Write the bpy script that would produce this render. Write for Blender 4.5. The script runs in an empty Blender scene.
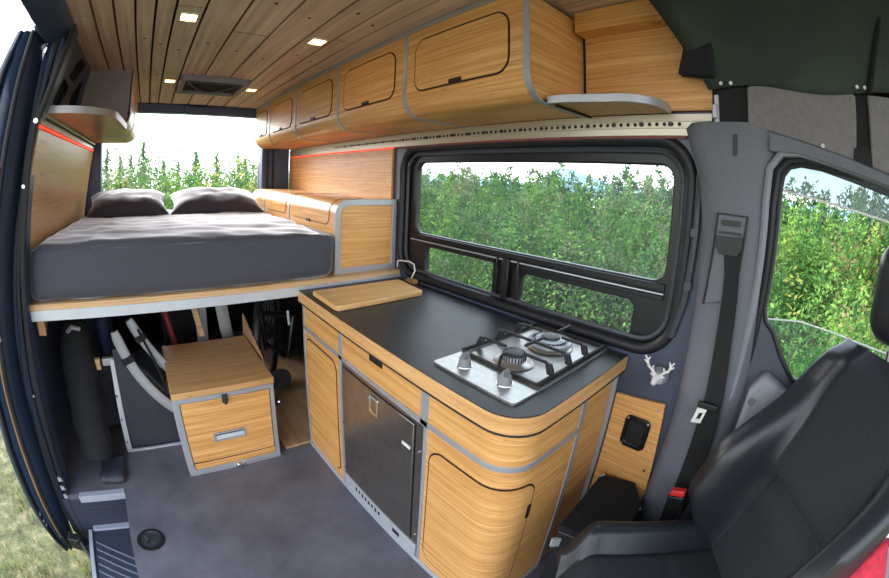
import bpy, bmesh, math, random
from mathutils import Vector, Matrix, noise
random.seed(7)
C = bpy.context.scene.collection
PI = math.pi

# ------------------------------------------------------------------ materials
MATS = {}
def new_mat(name):
    m = bpy.data.materials.new(name); m.use_nodes = True
    nt = m.node_tree
    b = nt.nodes['Principled BSDF']
    return m, nt, b
def lin(c):
    return tuple(((v/255)/12.92 if v/255 <= .04045 else ((v/255+.055)/1.055)**2.4) for v in c) + (1,)
def plain(name, rgb, rough=.5, metal=0, spec=.5, nscale=0, namt=.12, bump=0, coat=0):
    m, nt, b = new_mat(name)
    b.inputs['Base Color'].default_value = lin(rgb)
    b.inputs['Roughness'].default_value = rough
    b.inputs['Metallic'].default_value = metal
    b.inputs['Specular IOR Level'].default_value = spec
    b.inputs['Coat Weight'].default_value = coat
    if nscale:
        tc = nt.nodes.new('ShaderNodeTexCoord')
        n = nt.nodes.new('ShaderNodeTexNoise'); n.inputs['Scale'].default_value = nscale; n.inputs['Detail'].default_value = 5
        nt.links.new(tc.outputs['Object'], n.inputs['Vector'])
        r = nt.nodes.new('ShaderNodeValToRGB')
        a = [max(0, v*(1-namt*2)) for v in lin(rgb)[:3]]; c = [min(1, v*(1+namt*2)) for v in lin(rgb)[:3]]
        r.color_ramp.elements[0].position = .3; r.color_ramp.elements[1].position = .7
        r.color_ramp.elements[0].color = (*a, 1); r.color_ramp.elements[1].color = (*c, 1)
        nt.links.new(n.outputs['Fac'], r.inputs['Fac']); nt.links.new(r.outputs['Color'], b.inputs['Base Color'])
        if bump:
            bp = nt.nodes.new('ShaderNodeBump'); bp.inputs['Strength'].default_value = bump; bp.inputs['Distance'].default_value = .002
            nt.links.new(n.outputs['Fac'], bp.inputs['Height']); nt.links.new(bp.outputs['Normal'], b.inputs['Normal'])
    if name in ('sheet', 'pillow_cloth'):
        b.inputs['Sheen Weight'].default_value = 1; b.inputs['Sheen Roughness'].default_value = .35; b.inputs['Sheen Tint'].default_value = (.95, .95, 1, 1)
    MATS[name] = m
    return m
def wood(name, dark, mid, light, scale, rough=.38, big=.25):
    """fine straight grain: noise stretched along one axis (scale = per-axis frequency)"""
    m, nt, b = new_mat(name)
    tc = nt.nodes.new('ShaderNodeTexCoord')
    def ns(sc, det):
        mp = nt.nodes.new('ShaderNodeMapping'); mp.inputs['Scale'].default_value = sc
        nt.links.new(tc.outputs['Object'], mp.inputs['Vector'])
        n = nt.nodes.new('ShaderNodeTexNoise'); n.inputs['Scale'].default_value = 1; n.inputs['Detail'].default_value = det
        n.inputs['Roughness'].default_value = .6
        nt.links.new(mp.outputs['Vector'], n.inputs['Vector'])
        return n
    n1 = ns(scale, 4); n2 = ns(tuple(s*.4 for s in scale), 2); n3 = ns(tuple(max(s*1.2, 26) if s > 20 else s*5 for s in scale), 2)
    mx = nt.nodes.new('ShaderNodeMix'); mx.data_type = 'FLOAT'; mx.inputs['Factor'].default_value = .35
    nt.links.new(n1.outputs['Fac'], mx.inputs[2]); nt.links.new(n2.outputs['Fac'], mx.inputs[3])
    r = nt.nodes.new('ShaderNodeValToRGB'); e = r.color_ramp.elements
    e[0].position = .33; e[0].color = lin(dark); e[1].position = .66; e[1].color = lin(light)
    k = e.new(.5); k.color = lin(mid)
    nt.links.new(mx.outputs[0], r.inputs['Fac'])
    # small dark flecks along the grain
    r2 = nt.nodes.new('ShaderNodeValToRGB'); r2.color_ramp.elements[0].position = .27; r2.color_ramp.elements[1].position = .36
    r2.color_ramp.elements[0].color = (.68, .6, .5, 1); r2.color_ramp.elements[1].color = (1, 1, 1, 1)
    nt.links.new(n3.outputs['Fac'], r2.inputs['Fac'])
    mm = nt.nodes.new('ShaderNodeMix'); mm.data_type = 'RGBA'; mm.blend_type = 'MULTIPLY'; mm.inputs['Factor'].default_value = 1
    nt.links.new(r.outputs['Color'], mm.inputs[6]); nt.links.new(r2.outputs['Color'], mm.inputs[7])
    nt.links.new(mm.outputs[2], b.inputs['Base Color'])
    b.inputs['Roughness'].default_value = rough
    MATS[name] = m
    return m
BD, BMI, BL = (186, 126, 66), (212, 156, 90), (232, 184, 120)
wood('bamboo_y', BD, BMI, BL, (8, 2.2, 120))      # upright faces, grain runs level
wood('bamboo_x', BD, BMI, BL, (2.2, 8, 120))
wood('bamboo_any', (196, 142, 84), (216, 166, 108), (230, 188, 132), (3, 3, 110))
wood('bamboo_flat', (168, 122, 72), (190, 144, 92), (206, 164, 112), (2.2, 110, 40), .42)
wood('bamboo_board', (200, 152, 92), (216, 170, 108), (230, 190, 130), (2.2, 110, 40), .45)
wood('bamboo_flat_y', BD, BMI, BL, (75, 1.6, 40), .42)
wood('bamboo_pale', (196, 152, 98), (212, 170, 116), (224, 186, 136), (2, 2, 60), .3)
wood('ply', (170, 130, 88), (196, 158, 112), (214, 180, 138), (2, 3, 120), .6)
wood('ply_floor', (150, 120, 84), (178, 146, 106), (196, 166, 126), (20, 3, 20), .7)
def plank_mat():
    m, nt, b = new_mat('planks')
    tc = nt.nodes.new('ShaderNodeTexCoord'); mp = nt.nodes.new('ShaderNodeMapping'); mp.inputs['Scale'].default_value = (40, 1.5, 40)
    nt.links.new(tc.outputs['Object'], mp.inputs['Vector'])
    n = nt.nodes.new('ShaderNodeTexNoise'); n.inputs['Scale'].default_value = 1; n.inputs['Detail'].default_value = 5
    nt.links.new(mp.outputs['Vector'], n.inputs['Vector'])
    r = nt.nodes.new('ShaderNodeValToRGB'); e = r.color_ramp.elements
    e[0].position = .3; e[0].color = lin((190, 160, 138)); e[1].position = .7; e[1].color = lin((232, 206, 186))
    nt.links.new(n.outputs['Fac'], r.inputs['Fac'])
    n2 = nt.nodes.new('ShaderNodeTexNoise'); n2.inputs['Scale'].default_value = 3
    nt.links.new(tc.outputs['Object'], n2.inputs['Vector'])
    r2 = nt.nodes.new('ShaderNodeValToRGB'); r2.color_ramp.elements[0].color = (.72, .72, .72, 1); r2.color_ramp.elements[1].color = (1.1, 1.1, 1.1, 1)
    nt.links.new(n2.outputs['Fac'], r2.inputs['Fac'])
    mm = nt.nodes.new('ShaderNodeMix'); mm.data_type = 'RGBA'; mm.blend_type = 'MULTIPLY'; mm.inputs['Factor'].default_value = 1
    nt.links.new(r.outputs['Color'], mm.inputs[6]); nt.links.new(r2.outputs['Color'], mm.inputs[7])
    nt.links.new(mm.outputs[2], b.inputs['Base Color']); b.inputs['Roughness'].default_value = .45
    MATS['planks'] = m
plank_mat()
def floor_mat():
    m, nt, b = new_mat('vinyl_floor')
    tc = nt.nodes.new('ShaderNodeTexCoord')
    n = nt.nodes.new('ShaderNodeTexNoise'); n.inputs['Scale'].default_value = 3.2; n.inputs['Detail'].default_value = 7; n.inputs['Roughness'].default_value = .62
    nt.links.new(tc.outputs['Object'], n.inputs['Vector'])
    r = nt.nodes.new('ShaderNodeValToRGB'); e = r.color_ramp.elements
    e[0].position = .3; e[0].color = lin((76, 75, 82)); e[1].position = .72; e[1].color = lin((112, 111, 120))
    nt.links.new(n.outputs['Fac'], r.inputs['Fac'])
    n2 = nt.nodes.new('ShaderNodeTexNoise'); n2.inputs['Scale'].default_value = 90; n2.inputs['Detail'].default_value = 2
    nt.links.new(tc.outputs['Object'], n2.inputs['Vector'])
    r2 = nt.nodes.new('ShaderNodeValToRGB'); r2.color_ramp.elements[0].color = (.86, .86, .86, 1); r2.color_ramp.elements[1].color = (1.1, 1.1, 1.1, 1)
    nt.links.new(n2.outputs['Fac'], r2.inputs['Fac'])
    mm = nt.nodes.new('ShaderNodeMix'); mm.data_type = 'RGBA'; mm.blend_type = 'MULTIPLY'; mm.inputs['Factor'].default_value = 1
    nt.links.new(r.outputs['Color'], mm.inputs[6]); nt.links.new(r2.outputs['Color'], mm.inputs[7])
    nt.links.new(mm.outputs[2], b.inputs['Base Color'])
    b.inputs['Roughness'].default_value = .5
    MATS['vinyl_floor'] = m
floor_mat()
plain('alu', (172, 173, 178), .42, .45, nscale=12, namt=.03)
plain('alu_pale', (192, 196, 202), .42, .4, nscale=12, namt=.03)
plain('track_alu', (196, 188, 168), .35, .6)
plain('steel', (186, 183, 178), .34, .85, nscale=60, namt=.05)
plain('dark_steel', (150, 144, 138), .27, .9, nscale=18, namt=.06)
plain('chrome', (220, 220, 222), .12, 1)
plain('iron', (26, 27, 29), .55)
plain('cap', (52, 56, 60), .45, .2)
plain('laminate', (40, 43, 44), .42, nscale=14, namt=.1)
plain('black_plastic', (20, 21, 23), .45)
plain('black_gloss', (14, 15, 17), .25)
plain('rubber', (22, 24, 29), .5)
plain('gap', (34, 20, 10), .8)
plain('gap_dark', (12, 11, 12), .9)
plain('window_black', (20, 22, 25), .4)
plain('window_grey', (60, 64, 70), .4)
plain('van_paint', (66, 73, 90), .35, nscale=4, namt=.06)
plain('van_blue', (58, 72, 100), .35)
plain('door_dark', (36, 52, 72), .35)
plain('trim_grey', (98, 101, 108), .62, nscale=220, namt=.06, bump=.1)
plain('trim_light', (128, 131, 138), .6, nscale=220, namt=.05, bump=.1)
plain('felt_grey', (118, 113, 112), .95, nscale=60, namt=.05)
plain('bamboo_shade', (140, 130, 126), .6, nscale=30, namt=.05)  # bamboo end panel, its bluish shade put into the colour
plain('door_grey', (66, 73, 84), .55)
plain('webbing', (16, 17, 19), .8, nscale=300, namt=.2)
plain('curtain_cloth', (46, 56, 48), .85, nscale=3, namt=.2)
plain('black_cloth', (20, 22, 25), .9, nscale=60, namt=.2)
plain('sheet', (64, 64, 73), .85, nscale=160, namt=.08, bump=.15)
plain('pillow_cloth', (60, 58, 67), .85, nscale=160, namt=.08, bump=.15)
plain('seat_leather', (34, 38, 43), .36, nscale=180, namt=.08, bump=.15)
plain('seat_fabric', (36, 39, 44), .9, nscale=260, namt=.18, bump=.2)
plain('white_plastic', (222, 220, 216), .45)
plain('grey_plastic', (120, 122, 126), .5)
plain('board_silver', (156, 160, 164), .45, .2)
plain('red_plastic', (214, 44, 48), .4)
plain('red_cloth', (176, 34, 56), .8, nscale=50, namt=.15)
plain('red_paint', (120, 40, 38), .5)
plain('blue_cloth', (26, 34, 64), .8)
plain('board_dark', (46, 48, 56), .6, nscale=8, namt=.08)
plain('step_rubber', (44, 50, 64), .6)
plain('step_rib', (98, 104, 118), .6)
plain('step_edge', (150, 154, 164), .5)
plain('brown_wood', (150, 112, 70), .6)
plain('bark', (72, 58, 46), .9)
def emit(name, rgb, strength):
    m, nt, b = new_mat(name)
    b.inputs['Base Color'].default_value = lin(rgb)
    b.inputs['Emission Color'].default_value = lin(rgb)
    b.inputs['Emission Strength'].default_value = strength
    MATS[name] = m
emit('lamp_warm', (255, 196, 112), 9)
emit('led_red', (255, 56, 26), 1.0)
emit('led_dim', (120, 52, 48), .03)
def glass(name, tint=(1, 1, 1), haze=.0):
    m = bpy.data.materials.new(name); m.use_nodes = True; nt = m.node_tree; nt.nodes.clear()
    out = nt.nodes.new('ShaderNodeOutputMaterial')
    t = nt.nodes.new('ShaderNodeBsdfTransparent'); t.inputs[0].default_value = (*tint, 1)
    g = nt.nodes.new('ShaderNodeBsdfGlossy'); g.inputs['Roughness'].default_value = .02
    lw = nt.nodes.new('ShaderNodeFresnel'); lw.inputs[0].default_value = 1.3
    mx = nt.nodes.new('ShaderNodeMixShader')
    nt.links.new(lw.outputs[0], mx.inputs[0]); nt.links.new(t.outputs[0], mx.inputs[1]); nt.links.new(g.outputs[0], mx.inputs[2])
    last = mx
    if haze:
        d = nt.nodes.new('ShaderNodeBsdfDiffuse'); d.inputs[0].default_value = (.8, .85, .85, 1)  # pale layer mixed into the glass for smudges and window reflection
        m2 = nt.nodes.new('ShaderNodeMixShader'); m2.inputs[0].default_value = haze
        nt.links.new(mx.outputs[0], m2.inputs[1]); nt.links.new(d.outputs[0], m2.inputs[2]); last = m2
    nt.links.new(last.outputs[0], out.inputs[0])
    MATS[name] = m
glass('glass', (.9, .95, .94), .05)
glass('glass_green', (.8, .93, .86), .04)
glass('visor_tint', (.5, .58, .6), .10)
def leaf(name, rgb, trans=.35):
    m = bpy.data.materials.new(name); m.use_nodes = True; nt = m.node_tree; nt.nodes.clear()
    out = nt.nodes.new('ShaderNodeOutputMaterial')
    tc = nt.nodes.new('ShaderNodeTexCoord')
    n = nt.nodes.new('ShaderNodeTexNoise'); n.inputs['Scale'].default_value = 1.1; n.inputs['Detail'].default_value = 6; n.inputs['Roughness'].default_value = .75
    nt.links.new(tc.outputs['Object'], n.inputs['Vector'])
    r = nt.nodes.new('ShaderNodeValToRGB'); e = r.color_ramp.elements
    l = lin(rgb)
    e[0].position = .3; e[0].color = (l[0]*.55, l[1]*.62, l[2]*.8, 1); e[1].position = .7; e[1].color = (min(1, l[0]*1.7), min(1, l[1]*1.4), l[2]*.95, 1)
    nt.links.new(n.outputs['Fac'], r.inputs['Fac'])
    d = nt.nodes.new('ShaderNodeBsdfDiffuse'); t = nt.nodes.new('ShaderNodeBsdfTranslucent')
    nt.links.new(r.outputs['Color'], d.inputs[0]); nt.links.new(r.outputs['Color'], t.inputs[0])
    mx = nt.nodes.new('ShaderNodeMixShader'); mx.inputs[0].default_value = trans
    nt.links.new(d.outputs[0], mx.inputs[1]); nt.links.new(t.outputs[0], mx.inputs[2]); nt.links.new(mx.outputs[0], out.inputs[0])
    MATS[name] = m
leaf('leaf_mid', (72, 112, 66)); leaf('leaf_light', (102, 142, 74)); leaf('leaf_dark', (52, 86, 66)); leaf('leaf_grey', (104, 118, 96))
leaf('leaf_yellow', (148, 158, 84)); leaf('needle', (92, 130, 96)); leaf('grass_blade', (98, 102, 54)); leaf('grass_dry', (138, 128, 96)); leaf('flower_white', (226, 230, 216))
def ground_mat():
    m, nt, b = new_mat('ground')
    tc = nt.nodes.new('ShaderNodeTexCoord')
    n = nt.nodes.new('ShaderNodeTexNoise'); n.inputs['Scale'].default_value = 9; n.inputs['Detail'].default_value = 8; n.inputs['Roughness'].default_value = .75
    nt.links.new(tc.outputs['Object'], n.inputs['Vector'])
    r = nt.nodes.new('ShaderNodeValToRGB'); e = r.color_ramp.elements
    e[0].position = .36; e[0].color = lin((44, 46, 28)); e[1].position = .66; e[1].color = lin((124, 116, 88))
    k = e.new(.5); k.color = lin((78, 82, 48))
    nt.links.new(n.outputs['Fac'], r.inputs['Fac']); nt.links.new(r.outputs['Color'], b.inputs['Base Color'])
    b.inputs['Roughness'].default_value = .95
    MATS['ground'] = m
ground_mat()
plain('mountain', (120, 150, 176), .9)

# ------------------------------------------------------------------ mesh helpers
def base_at(root):
    return root.matrix_basis if root is not None else Matrix()
def chain(o):
    m = Matrix()
    while o is not None:
        m = Matrix.LocRotScale(o.location, o.rotation_euler, o.scale) @ m
        o = o.parent
    return m
def build(name, bm, mats, parent=None, bevel=0, seg=2, smooth=None, local=False):
    """one mesh object; bm is in world coordinates (or already local to its parent when local)"""
    me = bpy.data.meshes.new(name)
    if parent is not None and not local:
        bmesh.ops.transform(bm, matrix=chain(parent).inverted(), verts=bm.verts)
    bmesh.ops.recalc_face_normals(bm, faces=bm.faces) if smooth != 'raw' else None
    bm.to_mesh(me); bm.free()
    if isinstance(mats, str): mats = [mats]
    for m in mats: me.materials.append(MATS[m])
    o = bpy.data.objects.new(name, me); C.objects.link(o)
    if parent is not None: o.parent = parent
    if bevel:
        md = o.modifiers.new('edge', 'BEVEL'); md.width = bevel; md.segments = seg; md.limit_method = 'ANGLE'; md.angle_limit = math.radians(40)
    if smooth != 'raw':
        for p in me.polygons: p.use_smooth = True
        me.set_sharp_from_angle(angle=math.radians(smooth if smooth else 38))
    return o
def box(bm, x0, x1, y0, y1, z0, z1, mi=0):
    vs = [bm.verts.new((x, y, z)) for x in (x0, x1) for y in (y0, y1) for z in (z0, z1)]
    for f in ((0, 1, 3, 2), (4, 6, 7, 5), (0, 4, 5, 1), (2, 3, 7, 6), (0, 2, 6, 4), (1, 5, 7, 3)):
        bm.faces.new([vs[i] for i in f]).material_index = mi
    return vs
def hexa(bm, a, b, mi=0):
    """box from two quads (4 points each)"""
    v = [bm.verts.new(p) for p in list(a)+list(b)]
    bm.faces.new(v[:4]).material_index = mi; bm.faces.new(v[4:][::-1]).material_index = mi
    for i in range(4):
        j = (i+1) % 4
        bm.faces.new([v[i], v[j], v[4+j], v[4+i]]).material_index = mi
def tube(bm, pts, r, n=10, closed=False, caps=True, mi=0, rs=None):
    pts = [Vector(p) for p in pts]; rings = []
    up = None
    N = len(pts)
    for i, p in enumerate(pts):
        a = pts[i-1] if (i > 0 or closed) else p; b = pts[(i+1) % N] if (i < N-1 or closed) else p
        t = (b-a).normalized()
        if up is None:
            up = Vector((0, 0, 1)) if abs(t.z) < .9 else Vector((1, 0, 0))
        s = t.cross(up).normalized(); up = s.cross(t).normalized()
        rr = rs[i] if rs else r
        rings.append([bm.verts.new(p + (s*math.cos(2*PI*k/n) + up*math.sin(2*PI*k/n))*rr) for k in range(n)])
    for i in range(N-1 if not closed else N):
        A, B = rings[i], rings[(i+1) % N]
        for k in range(n):
            bm.faces.new([A[k], A[(k+1) % n], B[(k+1) % n], B[k]]).material_index = mi
    if caps and not closed:
        bm.faces.new(rings[0][::-1]).material_index = mi; bm.faces.new(rings[-1]).material_index = mi
def lathe(bm, c, prof, n=28, axis='z', mi=0):
    """prof = [(r, h)...] turned about an axis through c"""
    rings = []
    for r, h in prof:
        ring = []
        for k in range(n):
            a = 2*PI*k/n; u, v = r*math.cos(a), r*math.sin(a)
            p = {'z': (u, v, h), 'y': (u, h, v), 'x': (h, u, v)}[axis]
            ring.append(bm.verts.new(Vector(c)+Vector(p)))
        rings.append(ring)
    for A, B in zip(rings, rings[1:]):
        for k in range(n): bm.faces.new([A[k], A[(k+1) % n], B[(k+1) % n], B[k]]).material_index = mi
    bm.faces.new(rings[0][::-1]).material_index = mi; bm.faces.new(rings[-1]).material_index = mi
def rrect(u0, u1, v0, v1, r, n=6):
    pts = []
    for cx, cy, a0 in ((u1-r, v1-r, 0), (u0+r, v1-r, PI/2), (u0+r, v0+r, PI), (u1-r, v0+r, 1.5*PI)):
        for k in range(n+1):
            a = a0 + PI/2*k/n; pts.append((cx+r*math.cos(a), cy+r*math.sin(a)))
    return pts
def plate(bm, outer, holes, M, t, mi=0):
    """flat plate with holes: 2D loops mapped by M(u, v, w), thickness t along w"""
    edges = []
    for loop in [outer]+holes:
        loop = [p for i, p in enumerate(loop) if math.dist(p, loop[i-1]) > 1e-5]
        vs = [bm.verts.new((u, v, 0)) for u, v in loop]
        for a, b in zip(vs, vs[1:]+vs[:1]): edges.append(bm.edges.new((a, b)))
    old = set(bm.faces)
    bmesh.ops.triangle_fill(bm, use_beauty=True, use_dissolve=False, edges=edges)
    faces = [f for f in bm.faces if f not in old]
    r = bmesh.ops.extrude_face_region(bm, geom=faces)
    nv = [g for g in r['geom'] if isinstance(g, bmesh.types.BMVert)]
    for v in nv: v.co.z = t
    vs = set(nv) | {v for f in faces for v in f.verts}
    for v in vs: v.co = Vector(M(v.co.x, v.co.y, v.co.z))
    for f in bm.faces:
        if f not in old: f.material_index = mi
def ribbon(bm, path, w0, w1, t, M, mi=0):
    """a strip following a 2D path (offset to its left by t), extruded from w0 to w1; M(u, v, w) maps to space"""
    P = [Vector((p[0], p[1])) for p in path]; N = len(P); off = []
    for i in range(N):
        a = P[max(0, i-1)]; b = P[min(N-1, i+1)]
        d = (b-a).normalized(); nrm = Vector((-d.y, d.x))
        if 0 < i < N-1:
            d1 = (P[i]-P[i-1]).normalized(); n1 = Vector((-d1.y, d1.x)); k = max(.5, nrm.dot(n1)); off.append(P[i]+nrm*t/k)
        else: off.append(P[i]+nrm*t)
    R = [[bm.verts.new(M(q[0], q[1], w)) for q, w in ((P[i], w0), (P[i], w1), (off[i], w1), (off[i], w0))] for i in range(N)]
    for A, B in zip(R, R[1:]):
        for k in range(4): bm.faces.new([A[k], A[(k+1) % 4], B[(k+1) % 4], B[k]]).material_index = mi
    bm.faces.new(R[0]).material_index = mi; bm.faces.new(R[-1][::-1]).material_index = mi
def arc(cx, cy, r, a0, a1, n=8):
    return [(cx+r*math.cos(math.radians(a0+(a1-a0)*k/n)), cy+r*math.sin(math.radians(a0+(a1-a0)*k/n))) for k in range(n+1)]
def wrapdoor(bm, F, s0, s1, z0, z1, r, d0, d1, mi=0, n=8, mid=14):
    """rounded-corner panel on a curved sheet; F(s, d) -> (x, y) with d the offset out of the sheet"""
    ss = [s0+r-r*math.cos(PI/2*k/n) for k in range(n+1)]
    ss += [s0+r+(s1-s0-2*r)*k/mid for k in range(1, mid)]
    ss += [s1-r+r*math.sin(PI/2*k/n) for k in range(n+1)]
    cols = []
    for s in ss:
        e = max(0, s0+r-s, s-(s1-r)); dz = r-math.sqrt(max(0, r*r-e*e))
        cols.append([bm.verts.new((*F(s, d), z)) for d, z in ((d0, z0+dz), (d1, z0+dz), (d1, z1-dz), (d0, z1-dz))])
    for A, B in zip(cols, cols[1:]):
        for k in range(4): bm.faces.new([A[k], A[(k+1) % 4], B[(k+1) % 4], B[k]]).material_index = mi
    bm.faces.new(cols[0]).material_index = mi; bm.faces.new(cols[-1][::-1]).material_index = mi
def loft(bm, secs, closed=False, caps=True, mi=0):
    R = [[bm.verts.new(p) for p in s] for s in secs]; n = len(R[0])
    for A, B in zip(R, R[1:]):
        for k in range(n if closed else n-1):
            bm.faces.new([A[k], A[(k+1) % n], B[(k+1) % n], B[k]]).material_index = mi
    if closed and caps:
        bm.faces.new(R[0][::-1]).material_index = mi; bm.faces.new(R[-1]).material_index = mi
def BM(): return bmesh.new()
def each(name, items, mats, parent, **k):
    for fn in items:
        b = BM(); fn(b); o = build(name, b, mats, parent, **k)
    return o
def thing(name, label, cat, loc=(0, 0, 0), rotz=0, group=None):
    o = bpy.data.objects.new(name, None); C.objects.link(o); o.empty_display_size = .05
    o.location = loc; o.rotation_euler = (0, 0, rotz); o['label'] = label; o['category'] = cat
    if group: o['group'] = group
    return o
def tag(o, label, cat, group=None, kind=None):
    o['label'] = label; o['category'] = cat
    if group: o['group'] = group
    if kind: o['kind'] = kind
    return o
def struct(o, label=None):
    o['kind'] = 'structure'; o['label'] = label or o.name; o['category'] = o.name.split('_')[0]
    return o
def copy_tree(o, parent=None):
    c = o.copy(); C.objects.link(c); c.parent = parent
    for ch in list(o.children): copy_tree(ch, c)
    return c
def ip(tab, z):
    """piecewise-linear table lookup, tab sorted by key"""
    if z <= tab[0][0]: return tab[0][1]
    for (a, p), (b, q) in zip(tab, tab[1:]):
        if z <= b: return p+(q-p)*(z-a)/(b-a)
    return tab[-1][1]
XYZ = lambda u, v, w: (u, v, w)
def onx(x, s=1): return lambda u, v, w: (x+s*w, u, v)      # plate in the y-z plane
def ony(y, s=1): return lambda u, v, w: (u, y+s*w, v)      # plate in the x-z plane
def onz(z, s=1): return lambda u, v, w: (u, v, z+s*w)      # plate in the x-y plane

# ------------------------------------------------------------------ shell: floor, ceiling, walls
bm = BM()
box(bm, -.37, 1.27, -.9, 1.735, -.03, 0)
box(bm, -.695, -.37, 1.69, 1.735, -.03, 0)
box(bm, -.75, 1.27, 1.735, 3.62, -.03, 0)
struct(build('floor', bm, 'vinyl_floor'), 'grey stone-look vinyl floor of the van')

# ceiling: tongue and groove boards along the van, dark joints between
edges = [-.42, -.293, -.204, -.119, -.04, .036, .146, .292, .453, .603, .72, .811, .93, 1.10, 1.26]
bm = BM()
butt = [1.62, None, 2.2, 1.37, .9, 1.45, 1.30, 1.66, 1.0, None, 1.55, 2.0, .6, 1.2]
for i, (a, b) in enumerate(zip(edges, edges[1:])):
    g = .0052
    ys = [-.05] + ([butt[i]] if butt[i] else []) + [3.56]
    for y0, y1 in zip(ys, ys[1:]):
        box(bm, a+g, b-g, y0+.006, y1-.006, 2.04, 2.056, 0)
    # screw heads along each board
    k = .62 + .07*(i % 3)
    while k < 3.5:
        if a > -.15 and b < .9:
            lathe(bm, ((a+b)/2, k, 2.0395), [(.008, 0), (.008, .002)], 8, mi=2)
        k += .62
box(bm, -.53, 1.34, -1.3, 3.75, 2.0585, 2.09, 1)
struct(build('ceiling', bm, ['planks', 'gap_dark', 'gap'], bevel=0), 'plank ceiling of narrow wooden boards with dark joints')

# right wall of the van: painted sheet metal with the big window opening
bm = BM()
wout = [(.06, -.03), (3.55, -.03), (3.55, 2.035), (.06, 2.035)]
plate(bm, wout, [rrect(.305, 1.765, .938, 1.600, .13, 8)], onx(1.262), .03)
struct(build('wall_right', bm, 'van_paint'), 'blue-grey painted metal side wall behind the galley')
# left wall behind the sliding door opening, leaning in towards the roof
LW = [(0, -.705), (.5, -.67), (.9, -.632), (1.2, -.585), (1.64, -.515), (1.9, -.475), (2.06, -.43)]
bm = BM()
zs = [-.03, .5, .9, 1.2, 1.64, 1.9, 2.06]
loft(bm, [[(ip(LW, z), 1.75, z), (ip(LW, z), 3.62, z), (ip(LW, z)-.05, 3.62, z), (ip(LW, z)-.05, 1.75, z)] for z in zs], closed=True)
struct(build('wall_left', bm, 'van_paint'), 'blue-grey painted metal side wall beside the bed')
# rear wall: pillars, header with latch box, dark panel added below to keep the garage dark (the rear doors stand open)
rw = struct(build('wall_rear', (lambda b: (box(b, .985, 1.25, 3.56, 3.68, -.03, 2.04), box(b, -.70, -.435, 3.56, 3.68, -.03, 2.04), box(b, -.44, 1.0, 3.57, 3.68, 1.965, 2.05), b)[-1])(BM()), 'van_blue', bevel=.015, seg=3), 'blue-grey rear door frame with pillars and header')
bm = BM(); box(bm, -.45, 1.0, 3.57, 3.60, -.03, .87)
build('added_dark_panel', bm, 'gap_dark', rw)
bm = BM(); box(bm, .265, .51, 3.54, 3.60, 1.958, 2.03); box(bm, .30, .47, 3.53, 3.56, 1.985, 2.02)
build('latch_housing', bm, 'van_blue', rw, bevel=.008)
each('door_seal', [lambda b: tube(b, [(1.03, 3.55, 1.3), (1.03, 3.55, 1.95)], .013), lambda b: tube(b, [(1.09, 3.55, 1.3), (1.09, 3.55, 1.95)], .008)], 'rubber', rw)
# edge of the opened rear door outside
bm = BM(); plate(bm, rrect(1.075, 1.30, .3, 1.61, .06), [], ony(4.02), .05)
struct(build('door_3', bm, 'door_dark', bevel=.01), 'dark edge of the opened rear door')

# roof rail over the sliding door opening and overhead cab roof edge
bm = BM()
loft(bm, [[(-.40, y, 2.058), (-.385, y, 2.03), (-.43, y, 1.99), (-.50, y, 1.965), (-.54, y, 1.99), (-.56, y, 2.09), (-.42, y, 2.09)] for y in (-.9, 1.0, 1.78)], closed=True)
struct(build('trim_1', bm, 'van_blue', smooth=30), 'dark roof rail above the sliding door opening')

# ------------------------------------------------------------------ sliding door jamb and the opened sliding door
JI = [(-.33, -.713), (-.06, -.693), (.37, -.644), (.755, -.606), (.93, -.592), (1.17, -.564), (1.4, -.534), (1.62, -.512), (1.72, -.468), (1.82, -.432), (1.95, -.398), (2.06, -.38)]
JO = [(-.18, -.785), (.27, -.735), (.63, -.708), (.93, -.657), (1.17, -.615), (1.4, -.566), (1.66, -.530), (1.82, -.515), (2.02, -.505), (2.12, -.50)]
JX = [(-.33, -.80)]+JO
DO = [(-.34, -.86), (-.22, -.915), (-.02, -.925), (.11, -.918), (.33, -.898), (.51, -.868), (.8, -.835), (1.1, -.81), (1.45, -.77), (1.82, -.697), (1.94, -.648), (2.06, -.60)]
zz = [-.32+.0815*k for k in range(30)]
jam = struct(thing('door_1', 'sliding door opening and the opened door behind it', 'door', (-.6, 1.7, 0)), 'opened sliding side door with its rubber-sealed jamb')
bm = BM()
prof = [(0, .05), (.0, .0), (.06, -.012), (.16, -.016), (.26, -.006), (.32, .006), (.42, .004), (.5, -.004), (.62, -.008), (.75, .0), (.84, .022), (1.0, .03), (1.0, .09), (.0, .09)]
loft(bm, [[(ip(JI, z)+(ip(JX, z)-ip(JI, z))*u, 1.715+v, z) for u, v in prof] for z in zz], closed=True)
build('jamb', bm, 'van_blue', jam, smooth=60)
for u, dy, r, nm in ((.10, -.012, .014, 'rubber'), (.52, -.01, .011, 'rubber')):
    bm = BM(); tube(bm, [(ip(JI, z)+(ip(JX, z)-ip(JI, z))*u, 1.715+dy, z) for z in zz], r, 8)
    build('weather_seal', bm, nm, jam)
each('striker_plate', [lambda b, z=z: box(b, ip(JI, z)-.030, ip(JI, z)-.004, 1.69, 1.70, z-.012, z+.012) for z in (.10, .045, -.01)], 'step_edge', jam)
each('bolt', [lambda b, z=z, d=d, r=r: lathe(b, (ip(JI, z)-d, 1.695, z), [(r, -.012), (r, .01)], 10, 'y') for z, d, r in ((.56, .03, .006), (1.41, .012, .007), (1.655, .002, .010))], 'chrome', jam)
bm = BM(); lathe(bm, (ip(JI, .56)-.03, 1.70, .56), [(.006, -.012), (.006, .01)], 8, 'y'); bm.free()
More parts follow.
